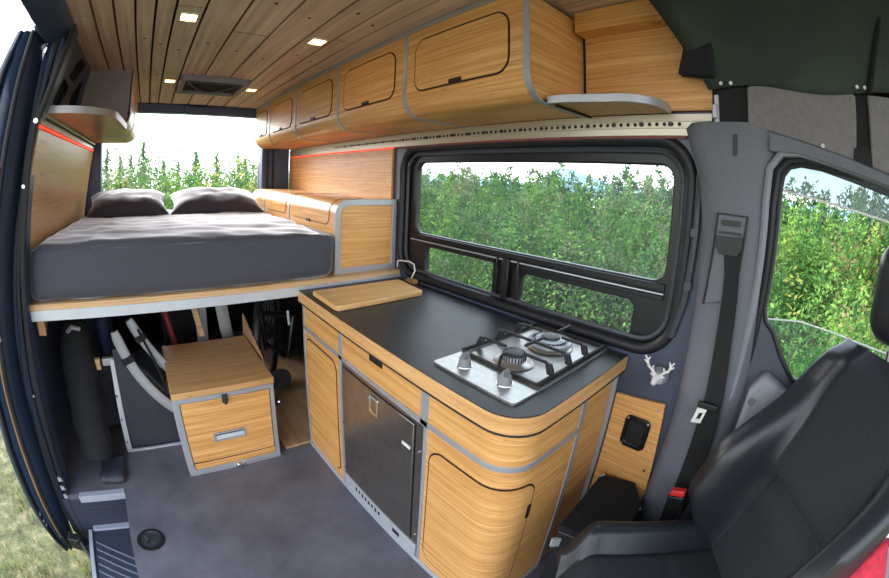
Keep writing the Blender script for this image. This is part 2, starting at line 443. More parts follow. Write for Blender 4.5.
# the opened door leaf: thick, curved with the body, standing outside behind the jamb
bm = BM()
pd = [(0, .02), (.12, -.03), (.22, -.05), (.36, -.03), (.44, -.045), (.6, -.06), (.74, -.045), (.80, -.065), (.96, -.055), (1.0, -.01), (1.0, .9), (.55, .9), (.5, .08), (0, .08)]
zd = [-.33+.083*k for k in range(29)]
def dsec(z, u, v):
    a = ip(JX, z)-.012; b = ip(DO, z); return (a+(b-a)*u, 1.68+v, z)
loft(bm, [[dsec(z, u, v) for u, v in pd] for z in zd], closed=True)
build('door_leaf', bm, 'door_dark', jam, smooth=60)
each('leaf_seal', [lambda b: tube(b, [dsec(z, .3, -.05) for z in zd], .012, 8), lambda b: tube(b, [dsec(z, .78, -.065) for z in zd[:-1]], .010, 8)], 'rubber', jam)
bm = BM(); tube(bm, [dsec(z, .40, -.05) for z in zd[1:14]], .006, 6)
build('leaf_edge_strip', bm, 'brown_wood', jam)
each('screw', [lambda b, z=z: lathe(b, dsec(z, .72, -.065), [(.006, -.006), (.006, .012)], 8, 'y') for z in (-.13, -.10, -.055)], 'alu', jam)
each('latch', [lambda b, z=z: box(b, dsec(z, .45, 0)[0]-.03, dsec(z, .45, 0)[0]+.03, 1.61, 1.66, z-.035, z+.035) for z in (1.45, .87)], 'alu', jam)
bm = BM()
for k in range(4): tube(bm, [(-.52-.014*k, 1.72, 2.02-.012*k), (-.55-.014*k, 1.75, 1.86+.01*k)], .004, 6)
tube(bm, [(-.50, 1.70, 1.955), (-.60, 1.74, 1.925)], .010, 8)
build('upper_roller_arm', bm, 'alu_pale', jam)
bm = BM(); lathe(bm, (-.56, 1.80, 1.80), [(.022, -.01), (.028, .0), (.028, .02), (.016, .03)], 20, 'y')
build('upper_roller', bm, 'trim_light', jam)
bm = BM(); hexa(bm, [(-.80, 1.60, -.22), (-.80, 1.66, -.22), (-.80, 1.66, -.30), (-.80, 1.60, -.30)], [(-.64, 1.56, -.27), (-.64, 1.62, -.27), (-.64, 1.62, -.33), (-.64, 1.56, -.33)])
tube(bm, [(-.72, 1.58, -.20), (-.68, 1.5, -.3), (-.64, 1.42, -.36)], .014, 8); lathe(bm, (-.73, 1.58, -.21), [(.03, -.02), (.03, .02)], 16)
build('lower_roller_arm', bm, 'black_plastic', jam, bevel=.006)

# entry step below the floor edge
bm = BM()
box(bm, -.66, -.36, .35, 1.70, -.27, -.235, 0)
box(bm, -.375, -.36, .35, 1.69, -.235, -.03, 0); box(bm, -.74, -.36, 1.69, 1.70, -.40, -.03, 0)
for k in range(40):
    y = .40+.05*k
    if y < 1.72:
        a = (-.63, y-.03, -.236); b = (-.39, y-.20, -.236)
        q = .010
        if y < 1.64: hexa(bm, [a, (a[0], a[1]+q, a[2]), (b[0], b[1]+q, b[2]), b], [(p[0], p[1], -.228) for p in (a, (a[0], a[1]+q, 0), (b[0], b[1]+q, 0), b)], 2)
for z in (-.17, -.12, -.09): box(bm, -.63, -.38, 1.684, 1.691, z-.006, z+.004, 0)
box(bm, -.625, -.37, 1.662, 1.70, -.034, .006, 1); box(bm, -.64, -.37, 1.655, 1.69, -.236, -.222, 1); box(bm, -.668, -.645, .35, 1.66, -.27, -.222, 1)
struct(build('trim_2', bm, ['step_rubber', 'step_edge', 'step_rib'], bevel=.002), 'ribbed dark entry step below the floor edge at the sliding door')

# ------------------------------------------------------------------ big window over the worktop
win = struct(thing('window_1', 'window', 'window', (1.30, 1.03, .9)), 'black framed side window above the worktop, one wide pane over two sliding panes')
bm = BM()
panes = [rrect(.370, 1.672, 1.155, 1.526, .045), rrect(1.100, 1.578, .938, 1.090, .03), rrect(.463, .955, .943, 1.075, .03)]
plate(bm, rrect(.300, 1.770, .925, 1.605, .12, 8), panes, onx(1.296), .03)
build('window_frame', bm, 'window_black', win, bevel=.006)
bm = BM()      # raised rails of the lower sashes
for y0, y1, z0, z1 in ((.36, 1.70, 1.098, 1.112), (.36, 1.70, 1.128, 1.150), (.36, 1.70, .918, .934), (1.075, 1.10, .93, 1.12), (.958, .985, .93, 1.12)):
    box(bm, 1.284, 1.300, y0, y1, z0, z1)
tube(bm, [(1.285, .36, 1.118), (1.285, 1.70, 1.118)], .004, 6, mi=1); tube(bm, [(1.285, .46, .937), (1.285, 1.59, .937)], .004, 6, mi=1)
build('sash_rail', bm, ['window_black', 'alu_pale'], win, bevel=.003)
bm = BM(); box(bm, 1.270, 1.29, 1.005, 1.04, .95, 1.125); box(bm, 1.270, 1.288, 1.068, 1.076, 1.085, 1.125); box(bm, 1.276, 1.288, .958, .968, .945, 1.125)
build('sash_latch', bm, 'black_plastic', win, bevel=.004)
for pn in panes:
    ys = [p[0] for p in pn]; zs2 = [p[1] for p in pn]
    bm = BM(); vs = [bm.verts.new((1.312, y, z)) for y in (min(ys)-.01, max(ys)+.01) for z in (min(zs2)-.01, max(zs2)+.01)]
    bm.faces.new([vs[0], vs[1], vs[3], vs[2]])
    build('pane', bm, 'glass', win)
def ring_path(u0, u1, v0, v1, r, x): return [(x, u, v) for u, v in rrect(u0, u1, v0, v1, r, 8)]
bm = BM(); tube(bm, ring_path(.300, 1.772, .925, 1.606, .125, 1.272), .022, 10, closed=True)
build('rubber_seal', bm, 'rubber', win)
bm = BM(); tube(bm, ring_path(.332, 1.738, .955, 1.572, .10, 1.284), .010, 8, closed=True)
build('inner_seal', bm, 'window_grey', win)
bm = BM()      # clips on the metal channel beside the window
for z in (1.33, 1.17): box(bm, 1.236, 1.262, .262, .285, z-.012, z+.012)
tube(bm, [(1.252, .272, 1.50), (1.25, .272, 1.3), (1.25, .278, 1.12), (1.254, .30, 1.0)], .012, 8)
build('wire_channel', bm, 'window_grey', win)

# ------------------------------------------------------------------ driver door and B pillar
bp_ = struct(thing('trim_3', 'pillar', 'trim', (1.25, .12, 0)), 'grey plastic B-pillar cover beside the driver seat')
PL = [(0, .225), (.335, .225), (.724, .226), (1.04, .237), (1.34, .25), (1.486, .272), (1.57, .30), (1.632, .318), (1.652, .30)]
PR = [(0, .01), (.712, .008), (.92, .012), (1.26, .045), (1.5, .055), (1.62, .02), (1.652, -.02)]
bm = BM(); zz3 = [.0, .2, .335, .5, .724, .9, 1.04, 1.2, 1.34, 1.42, 1.486, 1.53, 1.57, 1.60, 1.632, 1.650]
def psec(z):
    a, b = ip(PL, z), ip(PR, z); d = .0 if z < 1.6 else (z-1.6)*.12
    return [(1.275, a, z), (1.226+d, a-.004, z), (1.207+d, a-.03, z), (1.203+d, a-.06, z), (1.2+d, (a+b)/2, z), (1.203+d, b+.045, z), (1.215+d, b+.015, z), (1.24, b, z), (1.275, b-.012, z)]
loft(bm, [psec(z) for z in zz3], closed=True)
build('pillar_cover', bm, 'trim_grey', bp_, smooth=50)
bm = BM(); plate(bm, rrect(.15, .165, 1.555, 1.615, .006), [], onx(1.199), .012)
build('hook_cap', bm, 'black_plastic', bp_, bevel=.003)

dr = struct(thing('door_2', 'driver door', 'door', (1.26, -.4, .4)), 'grey driver door with a half lowered window')
WL = [(.022, 1.44), (.023, 1.15), (.010, 1.115), (-.02, 1.09), (-.06, 1.03), (-.12, .965), (-.25, .93), (-.95, .90), (-.95, 1.30), (-.75, 1.455), (-.55, 1.50), (-.33, 1.521), (-.15, 1.541), (-.04, 1.549), (-.005, 1.540), (.015, 1.515), (.021, 1.48)]
bm = BM()
plate(bm, [(.046, .30), (.046, 1.52), (.03, 1.57), (-.02, 1.605), (-.35, 1.59), (-.8, 1.53), (-1.15, 1.35), (-1.15, .30)], [WL], onx(1.235), .06)
build('door_frame', bm, 'door_grey', dr, bevel=.008, smooth=50)
bm = BM(); tube(bm, [(1.240, u, v) for u, v in WL], .009, 8, closed=True)
build('window_seal', bm, 'rubber', dr)
bm = BM()
plate(bm, [(.005, .30), (.005, .93), (-.03, .985), (-.09, .955), (-.16, .915), (-.3, .895), (-1.1, .87), (-1.1, .30)], [], onx(1.175), .07)
build('door_panel', bm, 'trim_light', dr, bevel=.015, seg=3)
bm = BM(); tube(bm, [(1.238, u, v) for u, v in [(.036, .3), (.036, 1.0), (.04, 1.44), (.03, 1.525), (0, 1.556), (-.04, 1.563), (-.15, 1.55), (-.33, 1.528), (-.6, 1.49), (-.9, 1.40)]], .014, 8)
build('door_seal', bm, 'rubber', dr)
bm = BM(); tube(bm, [(1.215, u, v) for u, v in [(.056, .3), (.056, 1.0), (.062, 1.44), (.055, 1.53), (.02, 1.572), (-.04, 1.576), (-.15, 1.556), (-.33, 1.522), (-.6, 1.47), (-.9, 1.40)]], .012, 8)
build('opening_trim', bm, 'trim_light', dr)
bm = BM()
g = [(-.0, 1.118), (-.06, 1.124), (-.10, 1.128), (-.2, 1.117), (-.32, 1.10), (-.95, 1.02)]
pts = [(u, v) for u, v in g]+[(-.95, .88), (-.12, .93), (.03, 1.04)]
plate(bm, [(.03, 1.115)]+pts, [], onx(1.262), .004)
build('window_glass', bm, 'glass_green', dr, smooth='raw')
bm = BM(); tube(bm, [(1.264, .03, 1.115)]+[(1.264, u, v) for u, v in g], .0025, 6)
build('glass_edge', bm, 'white_plastic', dr)
bm = BM(); plate(bm, [(.03, 1.478), (-.111, 1.46), (-.339, 1.43), (-.8, 1.36), (-.8, 1.46), (-.33, 1.53), (-.04, 1.56), (.03, 1.54)], [], onx(1.285), .003)
build('rain_visor', bm, 'visor_tint', dr, smooth='raw')
bm = BM(); tube(bm, [(1.285, .025, 1.478), (1.285, -.111, 1.46), (1.285, -.339, 1.43), (1.285, -.8, 1.36)], .0035, 6)
build('visor_edge', bm, 'white_plastic', dr)
bm = BM(); lathe(bm, (1.172, -.015, .90), [(.012, 0), (.012, .006)], 16, 'x'); plate(bm, rrect(-.32, -.12, .80, .86, .02), [], onx(1.15), .03)
build('door_handle', bm, 'trim_grey', dr, bevel=.006)

# header trim over the driver door
hd = struct(build('trim_4', (lambda b: (loft(b, [[(1.20, y, z0), (1.195, y, z1), (1.21, y, z1+.01), (1.28, y, z1+.01), (1.28, y, z0-.02)] for y, z0, z1 in ((.055, 1.575, 1.622), (-.04, 1.572, 1.602), (-.15, 1.55, 1.577), (-.33, 1.515, 1.537), (-.9, 1.40, 1.42))], closed=True), b)[-1])(BM()), 'trim_grey', smooth=50), 'grey plastic trim above the driver door window')

# fabric shelf panels and black straps above the door, curtain over the cab
bm = BM(); pl = [(.118, 1.748), (.10, 1.754), (-.20, 1.747), (-.218, 1.735), (-.21, 1.560), (.120, 1.643)]
plate(bm, pl, [], onx(1.205), .02)
hp = tag(build('headliner_panel', bm, 'felt_grey', bevel=.004), 'grey felt panel between black straps above the driver door', 'panel')
bm = BM(); lathe(bm, (1.203, -.105, 1.598), [(.006, -.004), (.006, .004)], 10, 'x'); build('screw', bm, 'alu', hp)
bm = BM(); plate(bm, [(-.258, 1.742), (-.6, 1.735), (-.6, 1.50), (-.26, 1.558)], [], onx(1.205), .02)
tag(build('headliner_panel', bm, 'felt_grey', bevel=.004), 'grey felt panel cut by the right edge above the driver window', 'panel')
bm = BM(); plate(bm, [(.205, 1.76), (.118, 1.76), (.122, 1.643), (.207, 1.652)], [], onx(1.222), .01)
tag(build('strap', bm, 'webbing'), 'wide black strap hanging above the B-pillar cover', 'strap')
bm = BM(); plate(bm, [(-.214, 1.75), (-.262, 1.75), (-.262, 1.54), (-.205, 1.555)], [], onx(1.222), .01); plate(bm, [(-.205, 1.60), (-.25, 1.61), (-.268, 1.54), (-.2, 1.555)], [], onx(1.20), .02)
tag(build('strap', bm, 'webbing'), 'narrow black strap with buckle between the two grey felt panels', 'strap')
bm = BM(); box(bm, 1.215, 1.24, .208, .222, 1.645, 1.73); box(bm, 1.20, 1.215, .212, .226, 1.66, 1.70)
tag(build('metal_bracket', bm, 'alu', bevel=.002), 'small grey metal bracket at the end of the bamboo shelf wall', 'bracket')
cur = thing('cab_curtain', 'dark green blackout cloth stretched over the cab above the felt panels', 'curtain', (1.2, .0, 1.75))
bm = BM(); secs = []
for i in range(25):
    y = .235-.85*i/24; s = []
    for j in range(13):
        t = j/12; sag = math.sin(PI*t)*.02*math.sin(6*t+y*9)
        yy = y+(.155*t if i == 0 else .155*t*max(0, 1-i/6))
        s.append((1.205-.02*t-.45*t*t*.55+sag*.3, yy, 1.742+.30*t+.01*math.sin(y*14)*(1-t)))
    secs.append(s)
loft(bm, secs, caps=False)
cc = build('cloth', bm, 'curtain_cloth', cur); cc.modifiers.new('thick', 'SOLIDIFY').thickness = .004
bm = BM()
bm.free(); each('snap_button', [lambda b, y=y: lathe(b, (1.196, y, 1.757), [(.005, -.004), (.006, .0), (.005, .004)], 8, 'x') for y in (.195, .165, -.225, -.25)], 'white_plastic', cur)
bm = BM(); tube(bm, [(1.20, -.262, 1.745), (1.17, -.29, 1.84), (1.10, -.33, 1.95), (.98, -.38, 2.035)], .011, 8)
build('seam_piping', bm, 'gap_dark', cur)
bm = BM(); hexa(bm, [(1.215, .322, 1.785), (1.215, .215, 1.772), (1.215, .20, 1.96), (1.215, .282, 1.90)], [(1.17, .322, 1.785), (1.17, .21, 1.77), (1.13, .20, 1.95), (1.15, .284, 1.895)])
build('gathered_fold', bm, 'black_cloth', cur, bevel=.006, seg=2)
# cab roof
bm = BM(); box(bm, -.6, 1.34, -1.3, -.05, 2.045, 2.056); struct(build('trim_5', bm, 'black_cloth'), 'dark roof lining over the cab')
bm = BM(); plate(bm, [(-.02, 1.64), (-1.2, 1.45), (-1.2, 2.06), (-.02, 2.06)], [], onx(1.27), .03)
struct(build('trim_6', bm, 'black_plastic'), 'dark upper side of the cab behind the felt panels')

# seat belt
sb = thing('seat_belt', 'black seat belt hanging down the B-pillar cover with a white tongue', 'seat belt', (1.19, .13, .5))
bm = BM(); plate(bm, [(.197, 1.395), (.112, 1.393), (.118, 1.30), (.125, 1.16), (.205, 1.14), (.20, 1.3)], [], onx(1.192), .012)
build('guide_plate', bm, 'trim_grey', sb, bevel=.004)
bm = BM()
fr = [(.199, 1.397), (.110, 1.395), (.120, 1.18), (.208, 1.14)]
tube(bm, [(1.193, u, v) for u, v in ((.207, 1.14), (.199, 1.397), (.110, 1.395), (.121, 1.16))], .0035, 6)
build('guide_rim', bm, 'black_plastic', sb)
bm = BM(); plate(bm, [(.195, 1.335), (.116, 1.338), (.116, 1.305), (.128, 1.288), (.180, 1.288), (.195, 1.31)], [], onx(1.175), .02); plate(bm, rrect(.128, .185, 1.365, 1.38, .005), [], onx(1.185), .01); plate(bm, rrect(.122, .19, 1.343, 1.349, .002), [], onx(1.185), .008)
build('slot_guide', bm, 'black_plastic', sb, bevel=.003)
bm = BM()
path = [(1.30, 1.186, .118, .168), (1.23, 1.184, .112, .156), (1.05, 1.183, .096, .146), (.88, 1.181, .073, .132), (.8, 1.181, .066, .130), (.65, 1.183, .058, .126), (.46, 1.188, .05, .122), (.1, 1.19, .05, .12)]
loft(bm, [[(x, a, z), (x, b, z), (x+.004, b, z), (x+.004, a, z)] for z, x, a, b in path], closed=True)
build('webbing', bm, 'webbing', sb)
bm = BM(); box(bm, 1.165, 1.178, .078, .145, .838, .86); build('tongue_grip', bm, 'black_plastic', sb, bevel=.005)
bm = BM(); plate(bm, [(.110, .842), (.142, .836), (.150, .785), (.118, .79)], [[(.12, .825), (.132, .823), (.137, .80), (.125, .802)]], onx(1.168), .004)
build('tongue', bm, 'white_plastic', sb)
bk = thing('belt_buckle', 'black seat belt buckle with red release button beside the driver seat', 'buckle', (1.10, .1, .55))
bm = BM(); hexa(bm, [(1.09, .085, .50), (1.115, .085, .50), (1.115, .14, .49), (1.09, .14, .49)], [(1.095, .095, .60), (1.125, .095, .60), (1.125, .15, .585), (1.095, .15, .585)])
build('housing', bm, 'black_plastic', bk, bevel=.005)
bm = BM(); hexa(bm, [(1.096, .097, .60), (1.124, .097, .60), (1.124, .148, .587), (1.096, .148, .587)], [(1.098, .1, .622), (1.122, .1, .622), (1.122, .145, .609), (1.098, .145, .609)])
build('release_button', bm, 'red_plastic', bk, bevel=.004)
bk.location.y -= .028; bk.location.z -= .035
# part 2 follows
# ------------------------------------------------------------------ galley cabinet with curved corner
GX, GY, GR = .678, .455, .098
def gal(s, d=0):
    """distance s along the front from the rear post, round the corner and along the cab-facing end; d outwards"""
    L1 = 1.742-(GY+GR); LA = GR*PI/2
    if s < L1: return (GX-d, 1.742-s)
    if s < L1+LA:
        a = PI+(s-L1)/GR; return (GX+GR+(GR+d)*math.cos(a), GY+GR+(GR+d)*math.sin(a))
    return (GX+GR+(s-L1-LA), GY-d)
S_END = (1.742-(GY+GR))+GR*PI/2+(1.0-GX-GR)
sy = lambda y: 1.742-y                                   # front face: y -> s
sx = lambda x: (1.742-(GY+GR))+GR*PI/2+(x-GX-GR)         # cab-facing end: x -> s
def spath(s0, s1, d=0, step=.02):
    n = max(2, int((s1-s0)/step)); return [gal(s0+(s1-s0)*k/n, d) for k in range(n+1)]
gc = thing('galley_cabinet', 'bamboo kitchen cabinet with aluminium edging and rounded corner under the black worktop', 'kitchen cabinet', (.95, 1.0, 0))
bm = BM(); ribbon(bm, spath(.0, sy(1.340), -.012)+[], .05, .842, .010, XYZ, 0); ribbon(bm, spath(sy(.782), S_END, -.012), .05, .842, .010, XYZ, 0)
box(bm, .69, 1.255, 1.72, 1.738, .03, .842, 0); box(bm, .70, 1.25, 1.33, 1.345, .03, .842, 1); box(bm, .70, 1.25, .775, .79, .03, .842, 1); box(bm, .70, 1.25, .47, 1.72, .012, .03, 1)
box(bm, .692, .70, .79, 1.33, .70, .842, 0)
ribbon(bm, [(1.02, GY+.012), (1.255, GY+.012)], .0, .842, .012, XYZ, 2)
build('carcass', bm, ['bamboo_y', 'gap_dark', 'bamboo_x'], gc)
def face(name, s0, s1, z0, z1, mat, par=gc, d=.0): # an inset sheet of the face
    b = BM(); ribbon(b, spath(s0, s1, d-.004), z0, z1, -.006, XYZ); return build(name, b, mat, par)
# face sheets round the doors
bm = BM(); ribbon(bm, spath(sy(1.735), sy(1.352), -.002), .03, .705, -.004, XYZ)
build('face_panel', bm, 'bamboo_y', gc)
bm = BM(); ribbon(bm, spath(sy(.776), S_END, -.002), .03, .705, -.004, XYZ)
build('face_panel', bm, 'bamboo_y', gc)
def door(par, nm, F, s0, s1, z0, z1, r, mat, out=.002, gapw=.0065, thick=.006, gapmat='gap'):
    b = BM(); wrapdoor(b, F, s0, s1, z0, z1, r, out-.004, out+.0012, 1)
    wrapdoor(b, F, s0+gapw, s1-gapw, z0+gapw, z1-gapw, max(.002, r-gapw), out-.003, out+.003, 0)
    return build(nm, b, [mat, gapmat], par)
d1 = door(gc, 'door', gal, sy(1.712), sy(1.378), .06, .672, .055, 'bamboo_y')
d2 = door(gc, 'door', gal, sy(.762), sx(.815), .075, .640, .06, 'bamboo_y')
bm = BM(); wrapdoor(bm, gal, sx(.795), sx(.812), .475, .535, .006, .003, .007); build('handle', bm, 'gap_dark', d2)
# drawers
for y0, y1, hy in ((1.735, 1.352, None), (1.322, .812, 1.069), (.776, None, None)):
    s0 = sy(y0); s1 = sy(y1) if y1 else S_END-.004
    b = BM(); ribbon(b, spath(s0, s1, -.004), .722, .822, -.006, XYZ)
    w = build('drawer', b, 'bamboo_y', gc)
    if hy:
        b = BM(); box(b, GX-.0045, GX+.004, hy-.042, hy+.042, .798, .822); build('handle', b, 'gap_dark', w)
# shadow gap under the worktop
bm = BM(); ribbon(bm, spath(.004, S_END, -.003), .822, .843, -.004, XYZ); build('top_gap', bm, 'alu', gc)
# aluminium rails and posts
for s0, s1, z0, z1 in ((0, sy(.782)+.03, .702, .722), (sy(.782)+.03, S_END, .702, .722)):
    b = BM(); ribbon(b, spath(s0, s1, .0), z0, z1, -.005, XYZ); build('frame_rail', b, 'alu', gc, bevel=.001)
bm = BM(); ribbon(bm, spath(0, S_END, .0), 0, .028, -.006, XYZ); build('toe_rail', bm, 'alu_pale', gc, bevel=.001)
for y0, y1, z0, z1 in ((1.742, 1.722, 0, .842), (1.353, 1.323, .702, .842), (1.353, 1.336, .0, .71), (.812, .776, .70, .842), (.792, .776, 0, .71)):
    b = BM(); box(b, GX-.005, GX+.012, y1, y0, z0, z1); build('frame_post', b, 'alu', gc, bevel=.0015)
bm = BM(); box(bm, .998, 1.024, GY-.005, GY+.012, 0, .842); build('frame_post', bm, 'alu', gc, bevel=.0015)
bm = BM(); box(bm, 1.236, 1.252, GY-.005, GY+.012, 0, .842); build('frame_post', bm, 'alu', gc, bevel=.0015)
bm = BM(); box(bm, GX-.002, 1.25, 1.738, 1.743, 0, .842); build('rear_panel', bm, 'bamboo_x', gc)

# fridge let into the cabinet
fr = thing('fridge', 'dark stainless fridge with a flush door in the galley cabinet', 'fridge', (.95, 1.06, .05))
bm = BM(); box(bm, .705, 1.15, .80, 1.322, .06, .69); build('body', bm, 'gap_dark', fr)
bm = BM(); plate(bm, [(1.331, .055), (.795, .055), (.795, .699), (1.331, .699)], [[(1.322, .11), (.832, .11), (.832, .684), (1.322, .684)]], onx(.676), .02); build('frame', bm, 'dark_steel', fr, bevel=.002)
bm = BM(); box(bm, .672, .71, .840, 1.318, .115, .680)
fd = build('door', bm, 'dark_steel', fr, bevel=.003)
bm = BM(); plate(bm, rrect(1.045, 1.105, .585, .662, .008), [rrect(1.055, 1.095, .597, .652, .006)], onx(.668), .006); build('latch_bezel', bm, 'chrome', fd, bevel=.001)
bm = BM(); box(bm, .6695, .6725, 1.054, 1.096, .596, .653); build('latch', bm, 'dark_steel', fd)
bm = BM(); box(bm, .6695, .673, .853, .898, .567, .580); build('badge', bm, 'white_plastic', fd, bevel=.001)
bm = BM(); box(bm, .670, .70, .80, 1.33, .028, .10)
vg = build('vent_grille', bm, 'alu_pale', fr, bevel=.002)
bm = BM()
bm.free(); each('vent_slot', [lambda b, k=k: box(b, .6685, .672, 1.22-.026*k, 1.232-.026*k, .066+.004*(k % 2), .088) for k in range(8)]+[lambda b: box(b, .6685, .672, .90, .945, .058, .080)], 'gap_dark', vg)
each('screw', [lambda b, y=y, z=z: lathe(b, (.672, y, z), [(.005, -.002), (.005, .004)], 10, 'x') for y, z in ((.812, .585), (.812, .16), (1.327, .14), (1.327, .40))], 'chrome', fr)

# worktop
wt = thing('worktop', 'black laminate worktop with a solid bamboo edge on the galley cabinet', 'worktop', (.95, 1.0, .845))
def wtop(d):
    R = .112; x0, y0 = .640-d+.015, .420-d+.015
    return [(1.258, 1.748), (x0, 1.748)]+[(x0+R+R*math.cos(math.radians(a)), y0+R+R*math.sin(math.radians(a))) for a in range(180, 271, 10)]+[(1.258, y0)]
bm = BM(); plate(bm, wtop(.0), [], onz(.843), .050); build('edging', bm, 'bamboo_any', wt, bevel=.003)
bm = BM(); plate(bm, wtop(-.003), [], onz(.8932), .0028); plate(bm, wtop(.0015), [], onz(.838), .0052); build('surface', bm, 'laminate', wt)
each('slot', [lambda b: box(b, 1.198, 1.207, 1.17, 1.25, .8955, .8965), lambda b: box(b, 1.197, 1.206, .875, .948, .8955, .8965)], 'gap_dark', wt)

# cutting board
cb = thing('cutting_board', 'pale bamboo cutting board lying at the rear end of the worktop', 'cutting board', (.92, 1.5, .897))
bm = BM(); plate(bm, [(.683, 1.63), (.680, 1.395), (.690, 1.377), (1.125, 1.388), (1.138, 1.398), (1.160, 1.612), (1.152, 1.625)], [], onz(.897), .024)
build('board', bm, 'bamboo_board', cb, bevel=.004, seg=3)
bm = BM(); box(bm, .72, 1.12, 1.40, 1.6, .8962, .8975); build('foot_pad', bm, 'white_plastic', cb)

# cooktop
ck = thing('cooktop', 'stainless two burner gas cooktop with black pan supports let into the worktop', 'cooktop', (.98, .65, .896))
bm = BM(); plate(bm, rrect(.718, 1.245, .508, .820, .012), [], onz(.8962), .0075); build('plate', bm, 'steel', ck, bevel=.004, seg=3)
bm = BM(); plate(bm, rrect(.84, 1.235, .523, .806, .02), [], onz(.9035), .0015); build('raised_pan', bm, 'steel', ck, bevel=.001)
for x, y in ((.775, .742), (.785, .595)):
    b = BM(); lathe(b, (x, y, .9035), [(.021, 0), (.022, .003), (.0185, .009), (.017, .024), (.015, .027)], 24)
    hexa(b, [(x-.016, y-.005, .926), (x+.016, y-.005, .926), (x+.016, y+.005, .926), (x-.016, y+.005, .926)], [(x-.014, y-.0035, .945), (x+.014, y-.0035, .945), (x+.014, y+.0035, .945), (x-.014, y+.0035, .945)])
    kn = build('knob', b, 'grey_plastic', ck, bevel=.002)
    b = BM(); lathe(b, (x, y, .9037), [(.025, 0), (.024, .002)], 24); build('knob_ring', b, 'chrome', kn)
for x, y, r in ((.905, .662, .036), (1.10, .662, .052)):
    b = BM(); lathe(b, (x, y, .908), [(r+.028, 0), (r+.022, .006), (r+.008, .010), (r+.002, .012)], 36); bu = build('burner', b, 'steel', ck)
    b = BM(); lathe(b, (x, y, .918), [(r-.002, 0), (r, .004), (r, .016), (r-.006, .018)], 36)
    for k in range(24):
        a = 2*PI*k/24; box(b, x+r*math.cos(a)-.0015, x+r*math.cos(a)+.0015, y+r*math.sin(a)-.0015, y+r*math.sin(a)+.0015, .92, .933, 1)
    build('flame_ring', b, ['alu', 'gap_dark'], bu)
    b = BM()
    if r > .04: lathe(b, (x, y, .935), [(r*.62, 0), (r*.62, .004), (r*.55, .009), (.004, .011)], 32)
    else: lathe(b, (x, y, .935), [(r+.002, 0), (r+.002, .004), (r-.004, .008), (.004, .010)], 32)
    build('burner_cap', b, 'cap', bu)
    if r > .04:
        b = BM(); lathe(b, (x, y, .918), [(r+.022, 0), (r+.022, .01), (r+.012, .014), (r+.012, .006)], 36); build('outer_ring', b, 'alu', bu)
bm = BM()
zt, hb = .952, .009
def bar(p, q, w=.008, z0=zt-hb, z1=zt):
    (x0, y0), (x1, y1) = p, q; d = Vector((x1-x0, y1-y0)).normalized()*w/2; nx, ny = -d.y, d.x
    hexa(bm, [(x0+nx, y0+ny, z0), (x0-nx, y0-ny, z0), (x0-nx, y0-ny, z1), (x0+nx, y0+ny, z1)], [(x1+nx, y1+ny, z0), (x1-nx, y1-ny, z0), (x1-nx, y1-ny, z1), (x1+nx, y1+ny, z1)])
def foot(x, y, dy):
    hexa(bm, [(x-.006, y-dy*.004, zt-.004), (x+.006, y-dy*.004, zt-.004), (x+.006, y+dy*.016, zt-.004), (x-.006, y+dy*.016, zt-.004)],
         [(x-.007, y+dy*.008, .915), (x+.007, y+dy*.008, .915), (x+.007, y+dy*.030, .915), (x-.007, y+dy*.030, .915)])
ys0, ys1 = .545, .788
for x in (.905, 1.003, 1.105):
    if x == 1.003: bar((x, ys0), (x, ys1))
    else:
        r = .032 if x < 1 else .04
        bar((x, ys0), (x, .662-r)); bar((x, .662+r), (x, ys1))
    foot(x, ys0, -1); foot(x, ys1, 1)
bar((.865, .662), (.845, .662)); bar((1.145, .662), (1.225, .662)); bar((1.06, .662), (.955, .662))
foot(.842, .662, .2)
lo0, lo1 = .906, .915      # low frame round the pan
bar((.835, .520), (.835, .812), .010, lo0, lo1); bar((1.232, .520), (1.232, .812), .010, lo0, lo1); bar((.835, .520), (1.232, .520), .010, lo0, lo1+.004); bar((.835, .812), (1.232, .812), .010, lo0, lo1+.004)
build('pan_support', bm, 'iron', ck, bevel=.002)

# ------------------------------------------------------------------ bed platform, mattress, pillows
bd = thing('bed_platform', 'plywood bed platform with an aluminium front edge above the garage', 'bed platform', (.33, 1.743, .871))
bm = BM(); plate(bm, [(-.605, 1.75), (1.258, 1.75), (1.258, 3.54), (-.54, 3.54), (-.605, 2.6)], [], onz(.906), .030); build('deck', bm, 'ply', bd, bevel=.002)
bm = BM(); box(bm, -.590, .66, 1.742, 1.752, .872, .912); box(bm, -.590, .66, 1.742, 1.78, .868, .873); build('edge_profile', bm, 'alu_pale', bd, bevel=.001)
bm = BM(); box(bm, .66, 1.258, 1.742, 1.752, .8965, .912); build('edge_profile', bm, 'alu_pale', bd, bevel=.001)
bm = BM(); hexa(bm, [(-.57, 1.76, .87), (-.57, 1.86, .87), (-.57, 1.86, .86), (-.57, 1.76, .80)], [(-.535, 1.76, .87), (-.535, 1.86, .87), (-.535, 1.86, .86), (-.535, 1.76, .80)]); build('gusset', bm, 'brown_wood', bd)
